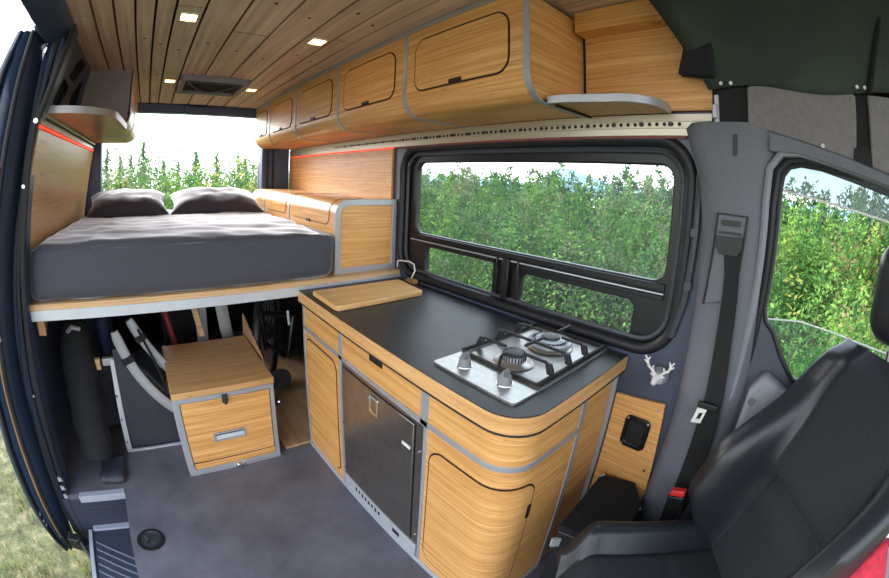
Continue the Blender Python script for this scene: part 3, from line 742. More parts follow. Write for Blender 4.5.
def softbox(bm, x0, x1, y0, y1, z0, z1, r, f, n=(46, 46, 10)):
    """rounded box whose surface points are pushed by f(p, normal)"""
    N = 2.0
    b2 = bmesh.new(); bmesh.ops.create_cube(b2, size=2)
    bmesh.ops.subdivide_edges(b2, edges=b2.edges[:], cuts=n[0], use_grid_fill=True)
    mp = {}
    for v in b2.verts:
        c = v.co; p = []
        for a, (lo, hi) in zip(c, ((x0, x1), (y0, y1), (z0, z1))): p.append((lo+hi)/2+a*(hi-lo)/2)
        p = Vector(p)
        q = Vector((min(max(p.x, x0+r), x1-r), min(max(p.y, y0+r), y1-r), min(max(p.z, z0+r), z1-r)))
        d = p-q
        nn = d.normalized() if d.length > 1e-9 else Vector((0, 0, 1))
        p = q+nn*r if d.length > 1e-9 else p
        mp[v.index] = bm.verts.new(p+f(p, nn))
    for fc in b2.faces: bm.faces.new([mp[v.index] for v in fc.verts])
    b2.free()
def mattf(p, n):
    w = 0
    if n.z > .5:
        q = Vector((p.x*3.2+p.y*1.5, p.y*9, 3.1)); w = (noise.noise(q)*.013+noise.noise(Vector((p.x*9+p.y*7, p.y*14, .4)))*.008+noise.noise(Vector((p.x*2, p.y*2, 7)))*.008)
        w += -.012*max(0, (2.0-p.y)) - .022*(p.y-1.76)/1.7
        w -= .040*max(0, (p.x-.5))/.36*max(0, 1-(p.y-1.75)*1.2)
    elif n.y < -.5:
        w = .9*noise.noise(Vector((p.x*1.6, 2.2, p.z*5)))*.008+noise.noise(Vector((p.x*6, 1, p.z*16)))*.0025+.010*math.sin(PI*(p.z-.93)/.25)
    else: w = noise.noise(Vector((p.x*7, p.y*7, p.z*22)))*.007
    return n*w
bm = BM(); softbox(bm, -.600, .872, 1.765, 3.50, .930, 1.180, .060, mattf, (60, 60, 60))
bm.verts.ensure_lookup_table()
for v in bm.verts:      # sheet follows the wall leaning in on the left, narrower at the rear
    if v.co.x < -.3: v.co.x += (v.co.y-1.765)/1.75*.045+max(0, v.co.z-.95)/.23*.03
    if v.co.x > .82: v.co.x += .012*noise.noise(Vector((v.co.y*9, v.co.z*14, 3)))
mt = tag(build('mattress', bm, 'sheet', smooth=60), 'thick bed mattress under a charcoal fitted sheet on the platform', 'mattress')
def pillow(name, cx, cy, cz, w, l, h, seed, label, tilt):
    bm = BM(); n = 26; top = {}; bot = {}
    for i in range(n+1):
        for j in range(n+1):
            u, v = -1+2*i/n, -1+2*j/n
            k = 1-.10*(1-abs(u)**1.5)*abs(v)**6; k2 = 1-.10*(1-abs(v)**1.5)*abs(u)**6
            x, y = u*w/2*k2, v*l/2*k
            t = (max(0, 1-abs(u)**3.2)*max(0, 1-abs(v)**3.2))**.62
            wr = noise.noise(Vector((x*9+seed, y*9, seed)))*.014*t+noise.noise(Vector((x*22+seed, y*16, seed)))*.005*t
            top[i, j] = bm.verts.new((x, y, h*.72*t+wr+.003))
            bot[i, j] = top[i, j] if i in (0, n) or j in (0, n) else bm.verts.new((x, y, -h*.28*t))
    for i in range(n):
        for j in range(n):
            bm.faces.new([top[i, j], top[i+1, j], top[i+1, j+1], top[i, j+1]]); bm.faces.new([bot[i, j], bot[i, j+1], bot[i+1, j+1], bot[i+1, j]])
    bmesh.ops.transform(bm, matrix=Matrix.Translation((cx, cy, cz)) @ Matrix.Rotation(tilt, 4, 'X') @ Matrix.Rotation(.03*seed, 4, 'Z'), verts=bm.verts)
    return tag(build(name, bm, 'pillow_cloth', smooth=70), label, 'pillow', 'charcoal pillows at the rear end of the bed')
pillow('pillow', -.185, 3.20, 1.225, .62, .46, .125, 1.3, 'charcoal pillow beside the left wall panel, nearer the sliding door', .28)
pillow('pillow', .50, 3.18, 1.222, .72, .46, .135, -.8, 'charcoal pillow beside the low bedside cabinet', .28)

# ------------------------------------------------------------------ low cabinet beside the bed
bs = thing('bedside_cabinet', 'low bamboo cabinet with rounded front edge and aluminium frame beside the mattress', 'cabinet', (1.06, 1.8, .936))
BX0, BX1, BZ0, BZ1, BR = .880, 1.255, .937, 1.322, .075
prof = [(BX0, BZ0), (BX0, BZ1-BR)]+arc(BX0+BR, BZ1-BR, BR, 180, 90, 10)+[(BX1, BZ1)]
yz = lambda y0: (lambda u, v, w: (u, w, v))
bm = BM(); ribbon(bm, prof, 1.805, 3.50, -.012, lambda u, v, w: (u, w, v)); build('body', bm, 'bamboo_y', bs, smooth=30)
inner = [(BX0+.004, BZ0), (BX0+.004, BZ1-BR)]+arc(BX0+BR, BZ1-BR, BR-.004, 180, 90, 10)+[(BX1, BZ1-.004), (BX1, BZ0)]
bm = BM(); plate(bm, inner, [], ony(1.806), .012); build('end_panel', bm, 'bamboo_x', bs)
bm = BM()
fo = [(BX0-.003, BZ0), (BX0-.003, BZ1-BR)]+arc(BX0+BR, BZ1-BR, BR+.003, 180, 90, 10)+[(BX1, BZ1+.003), (BX1, BZ0)]
fi = [(BX0+.030, BZ0+.030), (BX0+.030, BZ1-BR)]+arc(BX0+BR, BZ1-BR, BR-.030, 180, 90, 8)+[(BX1-.028, BZ1-.030), (BX1-.028, BZ0+.030)]
plate(bm, fo, [fi], ony(1.796), .012); build('end_frame', bm, 'alu', bs, bevel=.0015)
for y in (2.50, 3.10):
    b = BM(); ribbon(b, prof, y-.012, y+.012, .003, lambda u, v, w: (u, w, v)); build('divider_strip', b, 'alu', bs)
# lift-up doors folding over the rounded edge
def bsF(s, d):
    L1 = .16; LA = BR*PI/2
    if s < L1: return (BX0-d, BZ1-BR-L1+s)
    if s < L1+LA:
        a = PI-(s-L1)/BR; return (BX0+BR+(BR+d)*math.cos(a), BZ1-BR+(BR+d)*math.sin(a))
    return (BX0+BR+(s-L1-LA), BZ1+d)
def tdoor(y0, y1):
    b = BM()
    for mi, gw, d0, d1 in ((1, 0, -.003, .0012), (0, .0045, -.002, .003)):
        # columns run along s, the long way is y
        r = .05-gw; s0, s1 = .098+gw, .42-gw; n = 8
        ss = [s0+r-r*math.cos(PI/2*k/n) for k in range(n+1)]+[s0+r+(s1-s0-2*r)*k/16 for k in range(1, 16)]+[s1-r+r*math.sin(PI/2*k/n) for k in range(n+1)]
        cols = []
        for s in ss:
            e = max(0, s0+r-s, s-(s1-r)); dz = r-math.sqrt(max(0, r*r-e*e)); c = []
            for d, y in ((d0, y0+gw+dz), (d1, y0+gw+dz), (d1, y1-gw-dz), (d0, y1-gw-dz)):
                x, z = bsF(s, d); c.append(b.verts.new((x, y, z)))
            cols.append(c)
        for A, B in zip(cols, cols[1:]):
            for k in range(4): b.faces.new([A[k], A[(k+1) % 4], B[(k+1) % 4], B[k]]).material_index = mi
        b.faces.new(cols[0]).material_index = mi; b.faces.new(cols[-1][::-1]).material_index = mi
    return build('door', b, ['bamboo_y', 'gap'], bs)
dd = tdoor(1.87, 2.44)
bm = BM(); box(bm, BX0-.008, BX0+.003, 2.13, 2.18, BZ1-BR-.066, BZ1-BR-.050); build('pull', bm, 'black_plastic', dd)
tdoor(2.56, 3.05)

# ------------------------------------------------------------------ overhead cabinets on the right
OX, OZT, OR = .908, 2.022, .085
OZB = 1.683
oprof = [(OX, OZT), (OX, OZB+OR)]+arc(OX+OR, OZB+OR, OR, 180, 270, 10)+[(1.250, OZB)]
def flatF(x): return lambda s, d: (x-d, -s)
units = [(3.530, 3.115), (3.09, 2.515), (2.49, 1.885), (1.86, 1.288), (1.262, .695)]
names = ['shortest bamboo overhead cabinet, at the rear door end of the row', 'bamboo overhead cabinet second from the rear door, above the bed', 'middle bamboo overhead cabinet of the row, above the foot of the bed',
         'bamboo overhead cabinet second from the open shelf end, with a warm lamp reflection', 'bamboo overhead cabinet next to the open shelf, above the cooktop end of the worktop']
for i, ((y1, y0), lb) in enumerate(zip(units, names)):
    oc = thing('overhead_cabinet', lb, 'overhead cabinet', (1.08, (y0+y1)/2, OZB), group='overhead cabinets along the right wall')
    b = BM(); ribbon(b, oprof, y0-.010, y1+.010, .012, lambda u, v, w: (u, w, v)); build('body', b, 'bamboo_y', oc, smooth=30)
    b = BM(); plate(b, [(OX+.004, OZT), (OX+.004, OZB+OR)]+arc(OX+OR, OZB+OR, OR-.004, 180, 270, 8)+[(1.25, OZB+.004), (1.25, OZT)], [], ony(y0-.010), .010); build('side_panel', b, 'bamboo_x', oc)
    m0, m1 = (.055, .055) if i < 4 else (.05, .05)
    dz0, dz1 = 1.768, 1.978
    if i == 0: m0, m1 = .05, .05
    F = flatF(OX)
    D = door(oc, 'door', F, -(y1-m1), -(y0+m0), dz0, dz1, .055, 'bamboo_y', out=.001)
    ym = (y0+y1)/2+(.0 if i else 0.)
    b = BM(); box(b, OX-.011, OX-.002, ym-.030, ym+.030, dz0+.002, dz0+.020); build('pull', b, 'black_plastic', D, bevel=.003)
    # aluminium strip at the near end of the unit
    b = BM(); ribbon(b, oprof, y0-.026, y0-.002, -.004, lambda u, v, w: (u, w, v)); build('divider_strip', b, 'alu', oc)
    b = BM(); box(b, OX-.004, OX+.012, y0-.012, y1+.012, OZT-.002, OZT+.0165); build('top_trim', b, 'alu', oc, bevel=.001)
# open shelf at the cab end
sh = thing('open_shelf', 'open bamboo shelf with a curved aluminium lip at the cab end of the overhead cabinets', 'shelf', (1.1, .45, 1.68))
bm = BM(); box(bm, 1.240, 1.256, .232, .67, 1.690, 2.035); build('back_panel', bm, 'bamboo_y', sh)
bm = BM(); box(bm, 1.165, 1.242, .25, .668, 1.962, 2.035); build('top_beam', bm, 'bamboo_y', sh)
lip = [(1.245, .372), (1.18, .372)]+[(1.18-.18*math.sin(math.radians(a))*.78, .372+.12-.12*math.cos(math.radians(a))) for a in range(10, 91, 10)]+[(1.005, .60), (.995, .668)]
bm = BM(); plate(bm, lip+[(1.245, .668)], [], onz(1.683), .012); build('shelf_board', bm, 'bamboo_flat', sh)
bm = BM(); ribbon(bm, lip, 1.680, 1.704, .006, XYZ); build('lip', bm, 'alu', sh, bevel=.0015)
bm = BM(); box(bm, 1.02, 1.245, .652, .658, 1.676, 1.684); build('underside_strip', bm, 'gap', sh)

# cargo track under the overhead cabinets
tr = thing('cargo_track', 'long pale aluminium cargo track with a row of round holes under the overhead cabinets', 'track', (1.25, 1.9, 1.62))
bm = BM(); box(bm, 1.246, 1.262, .235, 3.55, 1.614, 1.681); box(bm, 1.240, 1.25, .235, 3.55, 1.636, 1.641); box(bm, 1.240, 1.25, .235, 3.55, 1.657, 1.662); build('rail', bm, 'track_alu', tr, bevel=.001)
bm = BM()
k = .34
while k < 2.6:
    lathe(bm, (1.2455, k, 1.649), [(.006, -.001), (.006, .001)], 10, 'x'); k += .025
build('slot_row', bm, 'gap', tr)
each('bolt', [lambda b, k=k: lathe(b, (1.244, .37+.098*k, 1.649), [(.0075, -.003), (.006, .002)], 10, 'x') for k in range(22)], 'cap', tr)
bm = BM(); box(bm, 1.250, 1.258, 1.84, 3.55, 1.607, 1.6135); tag(build('led_strip', bm, 'led_red'), 'glowing red LED strip between the right cargo track and the bamboo wall panel', 'light strip')
bm = BM(); box(bm, 1.250, 1.258, .32, 1.84, 1.606, 1.6135); tag(build('led_strip', bm, 'led_dim'), 'dull red LED strip under the cargo track above the big window', 'light strip')

# bamboo wall panels
wp = thing('wall_panel', 'bamboo wall panel between the right cargo track and the bedside cabinet', 'panel', (1.25, 2.7, 1.3))
bm = BM(); box(bm, 1.246, 1.260, 1.845, 3.55, .94, 1.606); build('sheet', bm, 'bamboo_y', wp, bevel=.001)
lp = thing('wall_panel', 'pale bamboo panel on the wall behind the sliding door beside the pillows', 'panel', (-.55, 2.6, 1.1))
bm = BM(); loft(bm, [[(ip(LW, z)+.004, 1.757, z), (ip(LW, z)+.004, 3.50, z), (ip(LW, z)+.016, 3.50, z), (ip(LW, z)+.016, 1.757, z)] for z in (.95, 1.2, 1.4, 1.63)], closed=True); build('sheet', bm, 'bamboo_pale', lp)
bm = BM(); box(bm, -.512, -.492, 1.757, 3.50, 1.650, 1.672); box(bm, -.512, -.482, 1.757, 3.50, 1.684, 1.700); tag(build('cargo_track', bm, 'track_alu', bevel=.002), 'short aluminium cargo track above the pale left wall panel', 'track')
bm = BM(); box(bm, -.506, -.496, 1.757, 3.50, 1.638, 1.646); tag(build('led_strip', bm, 'led_red'), 'glowing red LED strip along the top of the left wall panel', 'light strip')
gp = thing('wall_panel', 'small bamboo panel with a black recessed cup below the deer head', 'panel', (1.25, .34, .4))
bm = BM(); plate(bm, [(.445, .02), (.445, .752), (.262, .770), (.215, .30), (.215, .02)], [], onx(1.244), .014); build('sheet', bm, 'bamboo_y', gp, bevel=.001)
bm = BM(); plate(bm, rrect(.288, .386, .566, .694, .022), [rrect(.303, .371, .585, .675, .014)], onx(1.236), .009); cu = build('recessed_cup', bm, 'black_gloss', gp, bevel=.003)
bm = BM(); box(bm, 1.241, 1.245, .303, .371, .585, .675); box(bm, 1.238, 1.243, .306, .325, .60, .66); build('cup_floor', bm, 'black_plastic', cu)
each('screw', [lambda b, y=y, z=z: lathe(b, (1.238, y, z), [(.0045, -.003), (.0045, .008)], 10, 'x') for y, z in ((.375, .683), (.298, .683), (.298, .577), (.376, .577), (.277, .745), (.258, .50))], 'chrome', gp)

# deer head ornament
de = thing('deer_head_ornament', 'small white deer head with antlers stuck on the wall beside the cooktop', 'ornament', (1.26, .3, .9))
bm = BM(); lathe(bm, (1.250, .300, .878), [(.030, .010), (.033, 0), (.026, -.012)], 28, 'x'); build('suction_disc', bm, 'grey_plastic', de)
bm = BM(); tube(bm, [(1.246, .300, .868), (1.228, .301, .882), (1.214, .302, .880), (1.198, .304, .866)], .012, 12, rs=[.018, .017, .013, .008]); build('head', bm, 'white_plastic', de, smooth=70)
each('ear', [lambda b, s=s: tube(b, [(1.222, .301+s*.012, .888), (1.220, .301+s*.026, .892)], .005, 8, rs=[.005, .002]) for s in (-1, 1)], 'white_plastic', de)
for s in (-1, 1):
    b = BM()
    tube(b, [(1.222, .301+s*.008, .892), (1.220, .301+s*.022, .906), (1.216, .301+s*.036, .918), (1.212, .301+s*.040, .936), (1.210, .301+s*.034, .950)], .004, 8, rs=[.005, .0048, .0045, .004, .002])
    tube(b, [(1.220, .301+s*.022, .906), (1.216, .301+s*.018, .922)], .003, 8); tube(b, [(1.213, .301+s*.039, .926), (1.212, .301+s*.052, .936)], .003, 8); tube(b, [(1.212, .301+s*.040, .936), (1.208, .301+s*.050, .952)], .003, 8)
    build('antler', b, 'white_plastic', de)

de.location.y += .008; de.location.z -= .017
# charging cable behind the worktop
bm = BM(); tube(bm, [(1.235, 1.745, .955), (1.228, 1.735, .99), (1.226, 1.70, 1.0), (1.225, 1.62, 1.008), (1.227, 1.585, 1.0), (1.23, 1.580, .965), (1.228, 1.60, .93), (1.232, 1.61, .915)], .0038, 8)
cbx = tag(build('charging_cable', bm, 'white_plastic'), 'short white cable looping at the window corner behind the cutting board', 'cable')
bm = BM(); box(bm, 1.215, 1.245, 1.565, 1.63, .8965, .92); box(bm, 1.225, 1.245, 1.635, 1.66, .8965, .905); build('plug', bm, 'brown_wood', cbx, bevel=.003)
# ------------------------------------------------------------------ overhead cabinet and shelf on the left
lo = thing('overhead_cabinet', 'pale bamboo overhead cabinet above the left side of the bed, end panel coloured as in bluish shade', 'overhead cabinet', (-.3, 3.0, 1.68))
lprof = [(-.138, 2.036), (-.138, 1.79)]+arc(-.223, 1.79, .085, 0, -90, 10)+[(-.50, 1.705)]
bm = BM(); ribbon(bm, lprof, 2.452, 3.55, -.012, lambda u, v, w: (u, w, v)); build('body', bm, 'bamboo_pale', lo, smooth=30)
bm = BM(); plate(bm, [(-.142, 2.036), (-.142, 1.79)]+arc(-.223, 1.79, .081, 0, -90, 8)+[(-.495, 1.709), (-.44, 2.036)], [], ony(2.452), .012); build('end_panel', bm, 'bamboo_shade', lo)
for y in (2.452, 2.95):
    b = BM(); ribbon(b, lprof, y-.004, y+.02, .003, lambda u, v, w: (u, w, v)); build('divider_strip', b, 'alu', lo)
ls = thing('open_shelf', 'open shelf with a curved lip before the left overhead cabinet', 'shelf', (-.35, 2.1, 1.7))
llip = [(-.495, 1.80), (-.43, 1.80)]+[(-.43+.25*math.sin(math.radians(a)), 1.80+.22-.22*math.cos(math.radians(a))) for a in range(10, 91, 10)]+[(-.17, 2.2), (-.16, 2.452)]
bm = BM(); plate(bm, llip+[(-.50, 2.452)], [], onz(1.700), .012); build('shelf_board', bm, 'bamboo_pale', ls)
bm = BM(); ribbon(bm, llip, 1.697, 1.728, -.006, XYZ); build('lip', bm, 'alu', ls)
# upper wall lining with dark pockets
pw = thing('wall_panel', 'grey upper wall lining with dark open pockets above the left cargo track', 'panel', (-.48, 2.1, 1.8))
bm = BM()
def slant(u, v, w): return (ip(LW, v)+.012+w, u, v)
plate(bm, [(1.76, 1.71), (2.452, 1.71), (2.452, 2.04), (1.76, 2.04)], [[(1.84, 1.745), (1.99, 1.745), (2.10, 1.86), (1.95, 1.875), (1.86, 1.81)], [(2.03, 1.90), (2.18, 1.90), (2.29, 2.02), (2.14, 2.025), (2.06, 1.965)], [(2.16, 1.75), (2.36, 1.75), (2.42, 1.80), (2.42, 1.97), (2.30, 1.93), (2.18, 1.84)]], slant, .02)
build('sheet', bm, 'van_paint', pw, bevel=.004)
bm = BM(); loft(bm, [[(ip(LW, z)+.006, 1.77, z), (ip(LW, z)+.006, 2.45, z), (ip(LW, z)+.010, 2.45, z), (ip(LW, z)+.010, 1.77, z)] for z in (1.72, 1.9, 2.03)], closed=True); build('pocket_net', bm, 'black_cloth', pw)

# ------------------------------------------------------------------ ceiling lights and roof vent
for x, y, lb in ((.093, 1.55, 'lit square ceiling light nearest the sliding door'), (.664, 1.612, 'lit square ceiling light above the worktop, beside the overhead cabinets'), (.090, 2.682, 'lit square ceiling light left of the roof vent'), (.664, 2.776, 'lit square ceiling light right of the roof vent')):
    t = thing('ceiling_light', lb, 'ceiling light', (x, y, 2.04), group='warm square ceiling lights')
    b = BM(); plate(b, rrect(x-.036, x+.036, y-.042, y+.042, .006), [rrect(x-.031, x+.031, y-.036, y+.036, .004)], onz(2.034), .006); build('frame', b, 'white_plastic', t)
    b = BM(); box(b, x-.032, x+.032, y-.037, y+.037, 2.037, 2.0395); build('lens', b, 'lamp_warm', t)
    b = BM(); box(b, x-.006, x+.006, y+.036, y+.048, 2.032, 2.039); build('switch', b, 'white_plastic', t)
rv = thing('roof_vent', 'dark rectangular roof vent let into the plank ceiling', 'vent', (.37, 2.72, 2.04))
bm = BM(); plate(bm, rrect(.150, .590, 2.49, 2.94, .02), [rrect(.185, .555, 2.525, 2.905, .02)], onz(2.008), .032); build('frame', bm, 'trim_light', rv, bevel=.006)
bm = BM(); box(bm, .18, .56, 2.52, 2.91, 2.030, 2.0395); build('cover', bm, 'black_cloth', rv)
bm = BM(); tube(bm, [(.20+.34*k/16, 2.60+.0*k+.28*math.sin(PI*k/16), 2.020) for k in range(17)], .006, 8); tube(bm, [(.20, 2.60, 2.02), (.54, 2.60, 2.02)], .006, 8); build('handle', bm, 'van_paint', rv)

# ------------------------------------------------------------------ drawer box in front of the bed
db = thing('drawer_box', 'bamboo box with aluminium edges, drawer front and lid on the floor under the bed', 'box', (.24, 2.0, 0))
X0, X1, Y0, Y1, ZL = -.008, .484, 1.712, 2.28, .452
bm = BM(); box(bm, X0+.006, X1-.006, Y0+.02, Y1, .004, ZL); build('body', bm, 'bamboo_y', db)
lid_b = BM(); box(lid_b, X0-.002, X1+.010, Y0-.004, Y1+.01, ZL+.002, ZL+.034); L_ = build('lid', lid_b, 'bamboo_flat', db, bevel=.003)
bm = BM(); plate(bm, [(X0, .0), (X1, .0), (X1+.006, ZL+.0), (X0, ZL)], [[(X0+.030, .034), (X1-.022, .034), (X1-.014, ZL-.024), (X0+.030, ZL-.024)]], ony(Y0-.002), .014); build('front_frame', bm, 'alu', db, bevel=.0015)
each('side_frame', [lambda b, q=q: box(b, *q) for q in ((X0-.002, X0+.012, Y0+.012, Y1, 0, .03), (X0-.002, X0+.01, Y0+.012, Y1, ZL-.03, ZL), (X1-.008, X1+.004, Y0+.012, Y1, 0, .03), (X1-.008, X1+.006, Y0+.012, Y1, ZL-.03, ZL), (X1-.008, X1+.004, Y0+.012, Y0+.04, .03, ZL-.03), (X0-.004, X0+.008, Y0+.012, Y0+.04, .03, ZL-.03))], 'alu', db, bevel=.001)
bm = BM(); plate(bm, [(X0+.034, .078), (X1-.026, .075), (X1-.018, ZL-.028), (X0+.034, ZL-.028)], [[(.155, .187), (.322, .187), (.322, .236), (.155, .236)]], ony(Y0+.001), .012); dw = build('drawer', bm, 'bamboo_x', db, bevel=.0015)
bm = BM(); box(bm, .150, .327, Y0+.012, Y0+.016, .18, .24, 1); plate(bm, [(.155, .184), (.322, .184), (.322, .234), (.155, .234)], [[(.166, .192), (.312, .192), (.312, .226), (.166, .226)]], ony(Y0-.002), .010, 0); hexa(bm, [(.166, Y0+.002, .192), (.312, Y0+.002, .192), (.312, Y0+.010, .212), (.166, Y0+.010, .212)], [(.166, Y0+.012, .190), (.312, Y0+.012, .190), (.312, Y0+.013, .213), (.166, Y0+.013, .213)], 0); build('handle', bm, ['alu', 'gap_dark'], dw, bevel=.001)
bm = BM(); box(bm, X0+.034, X1-.024, Y0+.001, Y0+.012, .036, .070); build('bottom_board', bm, 'bamboo_x', db, bevel=.001)
bm = BM(); box(bm, X0+.03, X1-.022, Y0+.004, Y0+.0055, .066, .082); build('shadow_gap', bm, 'gap', db)
bm = BM(); box(bm, .228, .256, Y0-.014, Y0, .402, .446); box(bm, .234, .250, Y0-.020, Y0-.012, .396, .420); build('latch', bm, 'cap', db, bevel=.003)
bm = BM(); box(bm, .235, .268, Y0-.014, Y0, .006, .032); box(bm, .262, .290, Y0-.010, Y0, .012, .022); lathe(bm, (.252, Y0-.012, .02), [(.011, -.012), (.012, .004)], 14, 'y'); build('latch', bm, 'chrome', db, bevel=.002)

# ------------------------------------------------------------------ garage under the bed
bm = BM(); plate(bm, [(-.30, .0), (-.006, .0), (-.006, .30), (-.10, .44), (-.24, .60), (-.275, .60)], [], ony(2.04), .010)
pt = thing('partition_panel', 'dark grey partition panel with an aluminium upright left of the drawer box', 'panel', (-.2, 2.04, 0))
build('sheet', bm, 'board_dark', pt)
bm = BM(); hexa(bm, [(-.335, 2.018, 0), (-.305, 2.018, 0), (-.305, 2.03, 0), (-.335, 2.03, 0)], [(-.300, 2.05, .54), (-.274, 2.05, .54), (-.274, 2.06, .54), (-.300, 2.06, .54)]); u_ = build('upright', bm, 'alu_pale', pt, bevel=.001)
each('screw', [lambda b, k=k: lathe(b, (-.318+.006*k, 2.016+.008*k, .06+.14*k), [(.005, -.002), (.005, .004)], 10, 'y') for k in range(3)], 'cap', u_)
bm = BM(); box(bm, -.33, -.006, 2.005, 2.016, 0, .012); build('floor_strip', bm, 'alu_pale', pt)
each('bracket', [lambda b: box(b, -.345, -.275, 2.06, 2.09, .505, .545), lambda b: box(b, -.46, -.40, 2.07, 2.10, .50, .53)], 'alu', pt, bevel=.003)
bm = BM(); box(bm, -.395, -.36, 2.06, 2.09, .485, .545); tag(build('wood_block', bm, 'ply', bevel=.003), 'small pale wooden block between brackets left of the aluminium upright', 'block')
bm = BM(); box(bm, -.50, -.31, 2.30, 2.65, .0, .46); box(bm, -.505, -.305, 2.29, 2.66, .36, .40)
tag(build('storage_crate', bm, 'board_dark', bevel=.008), 'dark storage crate behind the aluminium upright in the garage', 'crate')
rb = thing('rolled_bag', 'long black rolled bag leaning upright at the left end of the garage', 'bag', (-.45, 1.85, 0))
A_, B_ = Vector((-.485, 2.15, .70)), Vector((-.475, 1.87, .09))
bm = BM(); tube(bm, [A_+(B_-A_)*k/14+Vector((.006*math.sin(k*1.7), .006*math.cos(k*2.1), 0)) for k in range(15)], .07, 20, rs=[.066, .084, .088]+[.092+.004*math.sin(k*1.3) for k in range(10)]+[.090, .075]); build('roll', bm, 'black_cloth', rb, smooth=70)
bm = BM(); tube(bm, [A_+Vector((-.02, -.08, .0)), A_+Vector((.01, -.10, .03)), A_+Vector((.05, -.08, .01))], .012, 8); build('buckle', bm, 'alu', rb)
bm = BM(); lathe(bm, A_+(B_-A_)*.3, [(.094, -.015), (.096, 0), (.094, .015)], 20); build('strap', bm, 'webbing', rb)
bm = BM(); tube(bm, [(-.35, 2.35, .86), (-.35, 2.35, .462)], .04, 14); tag(build('blue_roll', bm, 'blue_cloth'), 'blue rolled cloth standing beside the curved silver boards', 'roll')
bm = BM()
for s in range(10):
    pass
loft(bm, [[(-.575+.02*math.sin(k*1.2), 2.40-.02*k, .80-.10*k), (-.50, 2.38-.01*k, .80-.10*k), (-.50, 2.50, .80-.1*k), (-.575, 2.52, .80-.1*k)] for k in range(7)], closed=True)
tag(build('stuff_sack', bm, 'black_cloth', bevel=.02, smooth=70), 'dark stuff sack squeezed behind the black rolled bag at the left wall', 'bag')
bm = BM(); softbox(bm, -.49, -.345, 1.735, 1.93, .001, .05, .024, lambda p, n: n*noise.noise(p*16)*.012, (16, 1, 1))
tag(build('folded_cloth', bm, 'board_dark', smooth=70), 'dark folded cloth on the floor at the foot of the black rolled bag', 'cloth')
# curved silver boards with black straps
def board(name, pts, w, label, strap):
    t = thing('curved_board', label, 'board', pts[0], group='curved silver boards stored under the bed')
    b = BM(); P = [Vector(p) for p in pts]; secs = []
    for i, p in enumerate(P):
        d = (P[min(len(P)-1, i+1)]-P[max(0, i-1)]).normalized(); n = d.cross(Vector((0, 1, 0))).normalized()
        k = w*(.75 if i == 0 else 1)
        q = Vector((0, -.014, 0))
        secs.append([p-n*k/2, p-n*k/2+q, p-n*k*.18+q*1.7, p+n*k*.18+q*1.7, p+n*k/2+q, p+n*k/2])
    loft(b, secs, closed=True); build('board', b, 'board_silver', t, smooth=50)
    b = BM()
    for f in strap:
        i = min(len(P)-2, int(f*(len(P)-1))); p = P[i]; d = (P[i+1]-P[i]).normalized(); n = d.cross(Vector((0, 1, 0))).normalized()
        hexa(b, [p-n*w*.62-d*.018+Vector((0, -.03, 0)), p+n*w*.62-d*.018+Vector((0, -.03, 0)), p+n*w*.62+d*.018+Vector((0, -.03, 0)), p-n*w*.62+d*.018+Vector((0, -.03, 0))],
             [p-n*w*.62-d*.018+Vector((0, .008, 0)), p+n*w*.62-d*.018+Vector((0, .008, 0)), p+n*w*.62+d*.018+Vector((0, .008, 0)), p-n*w*.62+d*.018+Vector((0, .008, 0))])
    build('strap', b, 'webbing', t, bevel=.003)
    return t
def curve(a, b, c, n=14): return [tuple((1-t)**2*x+2*t*(1-t)*y+t*t*z for x, y, z in zip(a, b, c)) for t in [k/n for k in range(n+1)]]
board('curved_board', curve((-.245, 2.03, .70), (-.18, 2.02, .42), (-.00, 2.00, .245)), .052, 'curved silver board with black strap leaning lowest against the dark partition panel', (.3,))
board('curved_board', curve((-.165, 2.10, .73), (-.09, 2.09, .56), (.06, 2.07, .38)), .048, 'curved silver board with black strap just above the lowest one beside the drawer box', (.35,))
board('curved_board', curve((.262, 2.46, .86), (.262, 2.46, .55), (.250, 2.48, .005)), .070, 'upright silver board behind the drawer box lid, the left one of two', (.22,))
board('curved_board', curve((.375, 2.46, .86), (.40, 2.46, .50), (.48, 2.48, .03)), .075, 'upright silver board behind the drawer box lid, tilted right beside its twin', (.22,))
bm = BM(); tube(bm, [(-.235, 2.06, .78), (-.20, 2.07, .84), (-.12, 2.08, .855)], .022, 8); tube(bm, [(-.12, 2.02, .70), (-.06, 2.03, .52), (-.03, 2.03, .40)], .008, 6)
tag(build('webbing_loop', bm, 'webbing'), 'black strap end looping over the curved silver boards under the platform', 'strap')
bm = BM(); hexa(bm, [(.165, 2.46, .86), (.20, 2.46, .86), (.20, 2.48, .86), (.165, 2.48, .86)], [(.255-.03, 2.33, .50), (.29-.03, 2.33, .50), (.29-.03, 2.35, .50), (.255-.03, 2.35, .50)]); tag(build('wooden_slat', bm, 'ply', bevel=.002), 'slanting pale wooden slat behind the left edge of the drawer box', 'slat')
bm = BM(); tube(bm, [(-.01, 2.5, .86), (.03, 2.48, .66), (.07, 2.46, .45), (.14, 2.44, .025)], .022, 10); tag(build('red_bar', bm, 'red_paint'), 'dull red bar in the dark behind the curved silver boards', 'bar')
bm = BM(); softbox(bm, .02, .30, 2.75, 3.1, .01, .70, .05, lambda p, n: n*noise.noise(p*8)*.03, (12, 1, 1)); tag(build('duffel_bag', bm, 'black_cloth', smooth=70), 'dark bag in the shadow at the back of the garage', 'bag')
bm = BM(); hexa(bm, [(.492, 1.95, .001), (.500, 1.95, .001), (.500, 2.36, .001), (.492, 2.36, .001)], [(.508, 1.96, .48), (.516, 1.96, .48), (.516, 2.36, .60), (.508, 2.36, .60)]); tag(build('plywood_offcut', bm, 'ply'), 'thin plywood offcut standing between the drawer box and the bicycle', 'board')
